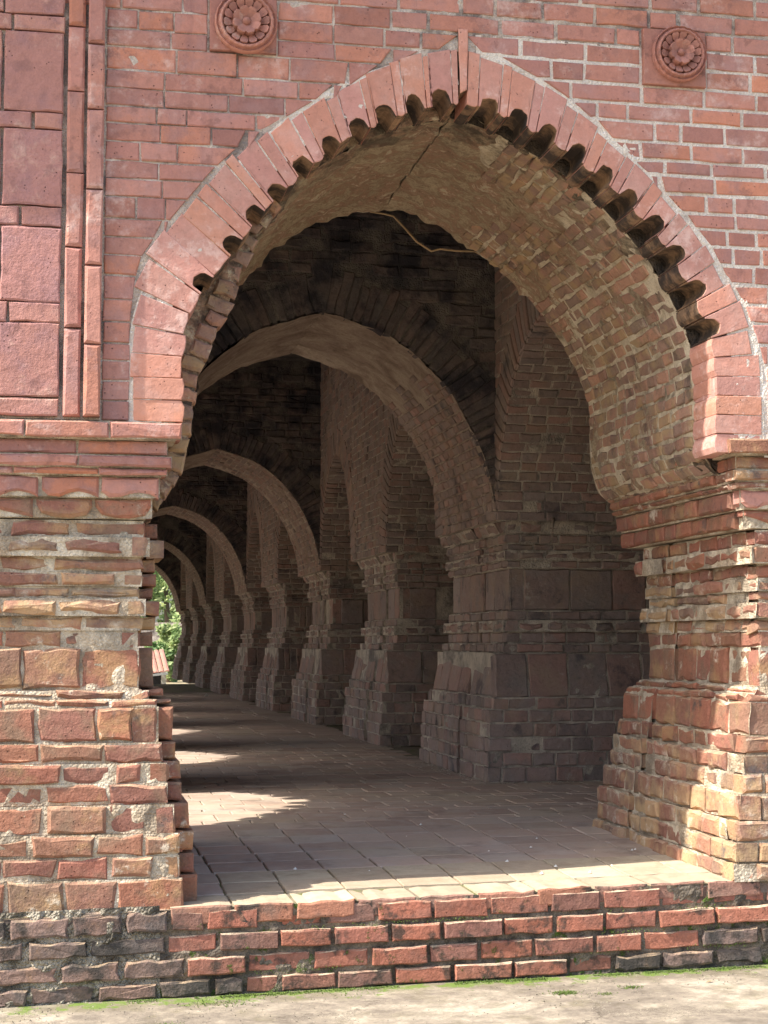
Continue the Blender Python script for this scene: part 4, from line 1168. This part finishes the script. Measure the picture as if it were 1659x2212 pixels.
# ceiling slabs, inner core wall, outer (left) arcade
ceil = Thing('vault_ceiling', 'dark brick ceiling high above the gallery bays', 'ceiling', (GX, 20, 5.2), limit=0)
ceil.box(-1.5, 9, 2.1, 51, 5.2, 5.4, 'm_dark'); ceil.done()
inn = Thing('brick_wall', 'dark inner wall seen between the gallery piers', 'wall', (7.2, 20, 0), limit=0)
inn.box(6.4, 6.7, 7.2, 50, 0, 5.2, 'm_dark'); inn.box(5.9, 8.2, 7.25, 7.5, 0, 5.2, 'm_dark'); inn.box(8.0, 8.3, 0, 7.25, -.1, 5.2, 'm_dark')  # closing walls on the right are added to keep daylight out
z = 0
for k in range(40):
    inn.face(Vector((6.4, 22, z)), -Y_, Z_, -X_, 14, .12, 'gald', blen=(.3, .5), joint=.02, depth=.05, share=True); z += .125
inn.done()

def arcade_left():
    X0, X1 = -1.45, .36
    for n in range(10):
        yc = 3.3+4.81*n; hs = 1.32
        T = Thing('brick_arch', 'scalloped arch number %s of the sunny outer arcade on the left, open to the courtyard' % (['one', 'two', 'three', 'four', 'five', 'six', 'seven', 'eight', 'nine', 'ten'][n]), 'arch', (-.4, yc, 0), group='arches of the outer arcade', limit=0)
        T.e['label'] = ('%s arch from the front in the outer left arcade, letting sun onto the floor' % (ordn+['tenth'])[n])
        cl_, cr_ = pointed(hs, 2.0, 3.62, yc, -1, low=0), pointed(hs, 2.0, 3.62, yc, 1, low=0)
        pts = []
        for C, sg in ((cl_, -1), (cr_, 1)):
            q = []; k = 0; s = 0
            while s < C.L:
                p = C.at(s); t = C.tan(s); nn = (-t[1], t[0]) if sg < 0 else (t[1], -t[0])
                d = 0
                if p[1] > 2.3: d = .16*min(1, max(0, 1.6*math.sin(2*PI*s/.24)))
                q.append((p[0]+nn[0]*d, p[1]+nn[1]*d)); s += .015
            pts.append(q)
        inner = pts[0]+pts[1][::-1]
        ye0, ye1 = yc-2.405, yc+2.405
        vs, fs = [], []; k = len(inner)
        for x in (X0, X1):
            vs += [(x, y, z) for y, z in inner]; vs += [(x, y, 5.2) for y, z in inner]
        for q in range(2):
            b = q*2*k
            for i in range(k-1): fs.append((b+i, b+i+1, b+k+i+1, b+k+i))
        for i in range(k-1): fs.append((i, i+1, 2*k+i+1, 2*k+i))
        obj('arch_head', mesh('arch_head', vs, fs, M['gald']), T.e)
        y_end0 = ye0 if n else 1.2
        T.box(X0, X1, y_end0, yc-hs, -.1, 5.2, 'm_dark'); T.box(X0, X1, yc+hs, ye1, -.1, 5.2, 'm_dark')
        for z in range(44):
            T.face(Vector((X1, yc+hs+.0, z*.115)), Y_, Z_, X_, ye1-yc-hs, .115, 'gald', blen=(.25, .4), joint=.014, depth=.03, share=True)
        T.done()
arcade_left()
# eaves of the monument
ev = Thing('stone_eaves', 'projecting brick eaves running round the top of the walls', 'eaves', (1.5, -.3, 5.1), limit=0)
EO = -.36
ev.box(-2.0, 9, EO, 2.1, 5.25, 5.5, 'm_fac'); ev.box(-1.75, -1.4, EO, 51, 5.25, 5.5, 'm_fac')
ev.box(-1.4, 9, 2.1, 51, 5.41, 5.6, 'm_fac')
ev.done()

# unseen terrace outside the outer arcade, made pale and wide to bounce daylight inside
tr = mesh('terrace', [(-9, 2.3, -.07), (-1.2, 2.3, -.07), (-1.2, 50, -.02), (-9, 50, -.02), (-9, 2.3, -.6), (-9, 50, -.6), (-1.2, 2.3, -.6)], [(0, 1, 2, 3), (0, 3, 5, 4), (0, 4, 6, 1)], M['terr'])
tag(obj('terrace', tr), kind='structure')

# ================================================================== dry root hanging at the back of the vault
pts2 = [(800, 458), (830, 462), (850, 467), (872, 490), (900, 522), (932, 543), (950, 538), (985, 542), (1025, 543), (1050, 556), (1068, 575), (1078, 572)]
P3 = []
for i, (x, y) in enumerate(pts2):
    yy = YB+.03+.06*math.sin(i*.9); q = at(x, y, yy); P3.append((q[0], yy, q[1]))
rt = tube('dry_root', P3, [.004]+[.0065]*(len(P3)-2)+[.004], 'root')
tag(rt, 'thin dry root dangling across the dark behind the top of the entrance arch', 'root')
# scrap of white paper on the far floor
yy = 27.5; q = at(446, 1491, yy)
pm = mesh('paper_scrap', [(q[0]-.05, yy-.06, .004), (q[0]+.06, yy-.04, .004), (q[0]+.05, yy+.05, .03), (q[0]-.04, yy+.05, .012), (q[0]+.0, yy, .07)], [(0, 1, 4), (1, 2, 4), (2, 3, 4), (3, 0, 4)], M['paper'])
tag(obj('paper_scrap', pm), 'scrap of white paper lying on the gallery floor by the far piers', 'paper')

# small pebbles and crumbs of mortar on the floor near the right pier
rr = random.Random(5)
crumbs = []
for k in range(20):
    x, y = rr.uniform(.7, 3.2), rr.uniform(.25, 3.2)
    if k % 2: x = rr.uniform(2.6, 3.25)
    s_ = rr.uniform(.004, .012); crumbs.append((x, y, s_))
vs, fs = [], []
for x, y, s_ in crumbs:
    b = len(vs); z = fz(y, x)+.004
    vs += [(x-s_, y, z), (x, y-s_, z), (x+s_, y, z), (x, y+s_, z), (x+s_*.2, y, z+s_)]
    fs += [(b, b+1, b+4), (b+1, b+2, b+4), (b+2, b+3, b+4), (b+3, b, b+4)]
tag(obj('mortar_crumbs', mesh('mortar_crumbs', vs, fs, M['limew'])), 'pale crumbs of mortar scattered on the floor inside the arch', 'rubble', kind='stuff')

# grit, dry leaves and pebbles on the courtyard, dust crumbs along the pier feet
vs, fs, tn = [], [], []
for k in range(1500):
    x, y = rr.uniform(-.6, 4.2), -.05-abs(rr.gauss(0, .5)); s_ = rr.uniform(.0015, .005)
    b = len(vs); z = -.515+.014*(x-.5)
    vs += [(x-s_, y, z), (x, y-s_, z), (x+s_, y, z), (x, y+s_, z), (x+s_*.2, y, z+s_)]
    fs += [(b, b+1, b+4), (b+1, b+2, b+4), (b+2, b+3, b+4), (b+3, b, b+4)]; 
tag(obj('grit', mesh('grit', vs, fs, M['m_stepd'])), 'grit and small pebbles strewn over the concrete in front of the step', 'grit', kind='stuff')
vs, fs = [], []
for k in range(420):
    n_ = rr.choice((0, 0, 0, 1, 2)); yb_ = 5.2+4.81*n_
    if rr.random() < .6: x, y = 3.42-abs(rr.gauss(0, .05)), yb_+rr.uniform(0, 2.4)
    else: x, y = rr.uniform(3.4, 5), yb_-.02-abs(rr.gauss(0, .04))
    s_ = rr.uniform(.003, .012); b = len(vs)
    vs += [(x-s_, y, .001), (x, y-s_, .001), (x+s_, y, .001), (x, y+s_, .001), (x+s_*.2, y, s_)]
    fs += [(b, b+1, b+4), (b+1, b+2, b+4), (b+2, b+3, b+4), (b+3, b, b+4)]
tag(obj('brick_crumbs', mesh('brick_crumbs', vs, fs, M['m_gal'])), 'brick crumbs and dust gathered at the feet of the gallery piers', 'rubble', kind='stuff')
x, y, s_, z = 3.07, -.35, .024, -.478
lf = obj('dry_leaf', mesh('dry_leaf', [(x-s_, y-.006, z), (x+.003, y-.009, z+.006), (x+s_, y+.008, z+.004), (x-.002, y+.010, z+.007), (x, y, z+.001)], [(0, 1, 4), (1, 2, 4), (2, 3, 4), (3, 0, 4)], M['root']))
tag(lf, 'small dry leaf on the concrete in front of the step, towards the right', 'leaf')

# moss tufts along the foot of the step
vs, fs, tn = [], [], []
def tuft(x, y, z, s_):
    for k in range(5):
        b = len(vs); a = rr.uniform(0, 2*PI); l = s_*rr.uniform(.6, 1.3)
        dx, dy = math.cos(a)*l*.6, math.sin(a)*l*.6
        vs.extend([(x-dy*.3, y+dx*.3, z), (x+dy*.3, y-dx*.3, z), (x+dx, y+dy, z+l*.7)]); fs.append((b, b+1, b+2)); tn.append(rr.random())
for k in range(2600):
    x = rr.uniform(.3, 3.9)
    dns = noise.noise(Vector((x*2.6, 3, 1)))+.3*noise.noise(Vector((x*9, 3, 1)))
    if dns < -.12: continue
    y = -.055-abs(rr.gauss(0, .022)); tuft(x, y, -.516+.014*(x-.5), rr.uniform(.006, .014))
for cx_, cy_, n_, sp in ((2.33, -.40, 260, .035), (2.67, -.37, 110, .03), (2.50, -.47, 60, .03), (.75, -.2, 160, .09), (.44, -.58, 160, .04), (1.4, -.12, 120, .15)):
    for k in range(n_): tuft(cx_+rr.gauss(0, sp), cy_+rr.gauss(0, sp*.6), -.516+.014*(cx_-.5), rr.uniform(.005, .012))
for k in range(900):
    x = rr.uniform(.9, 3.4); kz = rr.choice((-.325, -.42, -.222))
    if noise.noise(Vector((x*3, kz*20, 5))) < .05: continue
    tuft(x, -.038, kz+.018*(x-.5)+rr.gauss(0, .006), rr.uniform(.005, .011))
tag(obj('moss', mesh('moss', vs, fs, M['leafd'], tn)), 'green moss along the foot and joints of the brick step', 'moss', kind='stuff')

# ================================================================== far outside, seen through the end of the gallery
def tree(x, y, z0, h, r, n, label, seed):
    q = random.Random(seed)
    e = bpy.data.objects.new('leafy_tree', None); COL.objects.link(e); e.location = (x, y, z0); WM[e.name] = Matrix.Translation((x, y, z0))
    tag(e, label, 'tree', 'trees beyond the gallery end')
    tube('trunk', [(x, y, z0), (x+.1, y, z0+h*.25), (x-.1, y+.1, z0+h*.55)], [.25, .2, .12], 'bark', e)
    vs, fs, tn = [], [], []
    clumps = [(x+q.gauss(0, r*.45), y+q.gauss(0, r*.45), z0+h*q.uniform(.12, 1.0), r*q.uniform(.22, .4)) for _ in range(26)]
    for cx_, cy_, cz_, cr_ in clumps:
        tone = q.uniform(0, .6)
        for k in range(n//26):
            v = Vector((q.gauss(0, 1), q.gauss(0, 1), q.gauss(0, 1))).normalized()*cr_*q.uniform(.6, 1.05)
            o = Vector((cx_, cy_, cz_))+v; a = Vector((q.gauss(0, 1), q.gauss(0, 1), q.gauss(0, 1))).normalized(); b_ = a.orthogonal().normalized(); s_ = q.uniform(.08, .18)
            b = len(vs); vs.extend([tuple(o+a*s_*1.5), tuple(o+b_*s_*.6), tuple(o-a*s_*1.5), tuple(o-b_*s_*.6)]); fs.append((b, b+1, b+2, b+3)); tn.append(min(1, tone+q.random()*.5))
    obj('crown', mesh('crown', vs, fs, M['leaf'], tn), e)
tree(5.2, 78, -1, 9, 3.2, 5200, 'bright green leafy tree seen through the far end of the gallery', 1)
tree(2.6, 92, -1, 12, 4, 5200, 'darker tree standing farther back beyond the gallery end', 2)
tree(8.5, 95, -1, 12, 4.5, 5200, 'tree on the right beyond the gallery end, half hidden by the piers', 3)
tree(4.55, 66, -.8, 2.6, .8, 1800, 'small shrub in front of the white wall beyond the gallery', 4)
gw = Thing('white_wall', 'stained whitewashed boundary wall beyond the gallery end', 'wall', (4, 62, -.5), limit=0)
gw.box(-2, 9, 70, 70.4, -.6, 2.0, 'm_fac'); gw.box(-2, 9, 69.9, 70.5, 2.0, 2.15, 'm_fac'); gw.done()
sh = Thing('tiled_shed', 'low shed with a red tiled roof beyond the end of the gallery', 'shed', (2.5, 55, -.6), limit=0)
sh.box(-1.5, 3.5, 53.4, 57, -.6, .05, 'dark')
obj('wall', mesh('wall', [(3.5, 53.3, -.6), (3.68, 53.3, -.6), (3.68, 57, -.6), (3.5, 57, -.6), (3.5, 53.3, .15), (3.68, 53.3, .15), (3.68, 57, .15), (3.5, 57, .15)],
                 [(0, 1, 5, 4), (1, 2, 6, 5), (2, 3, 7, 6), (3, 0, 4, 7), (4, 5, 6, 7)], M['limew']), sh.e)
for k in range(9):
    yk = 53+k*.42; z0_ = .02+k*.085
    for j in range(26):
        x = -1.4+j*.2
        pts_ = []
        v = [(x+.1+.095*math.cos(PI*i/4), yk+dy, z0_+.012+dz+(x-3)*.12+.05*math.sin(PI*i/4)) for dy, dz in ((0, 0), (.46, .10)) for i in range(5)]
        f = [(i, i+1, i+6, i+5) for i in range(4)]+[(0, 1, 2, 3, 4)]
        o = obj('roof_tile', mesh('roof_tile', v, f, M['tile']), sh.e)
obj('gutter', mesh('gutter', [(-1.5, 52.9, -.62), (3.72, 52.9, .0), (3.72, 53.0, .0), (-1.5, 53.0, -.62), (-1.5, 52.9, -.54), (3.72, 52.9, .08), (3.72, 53.0, .08), (-1.5, 53.0, -.54)],
                   [(0, 1, 5, 4), (4, 5, 6, 7), (1, 2, 6, 5)], M['metal']), sh.e)
sh.done()
print('objects', len(bpy.data.objects))
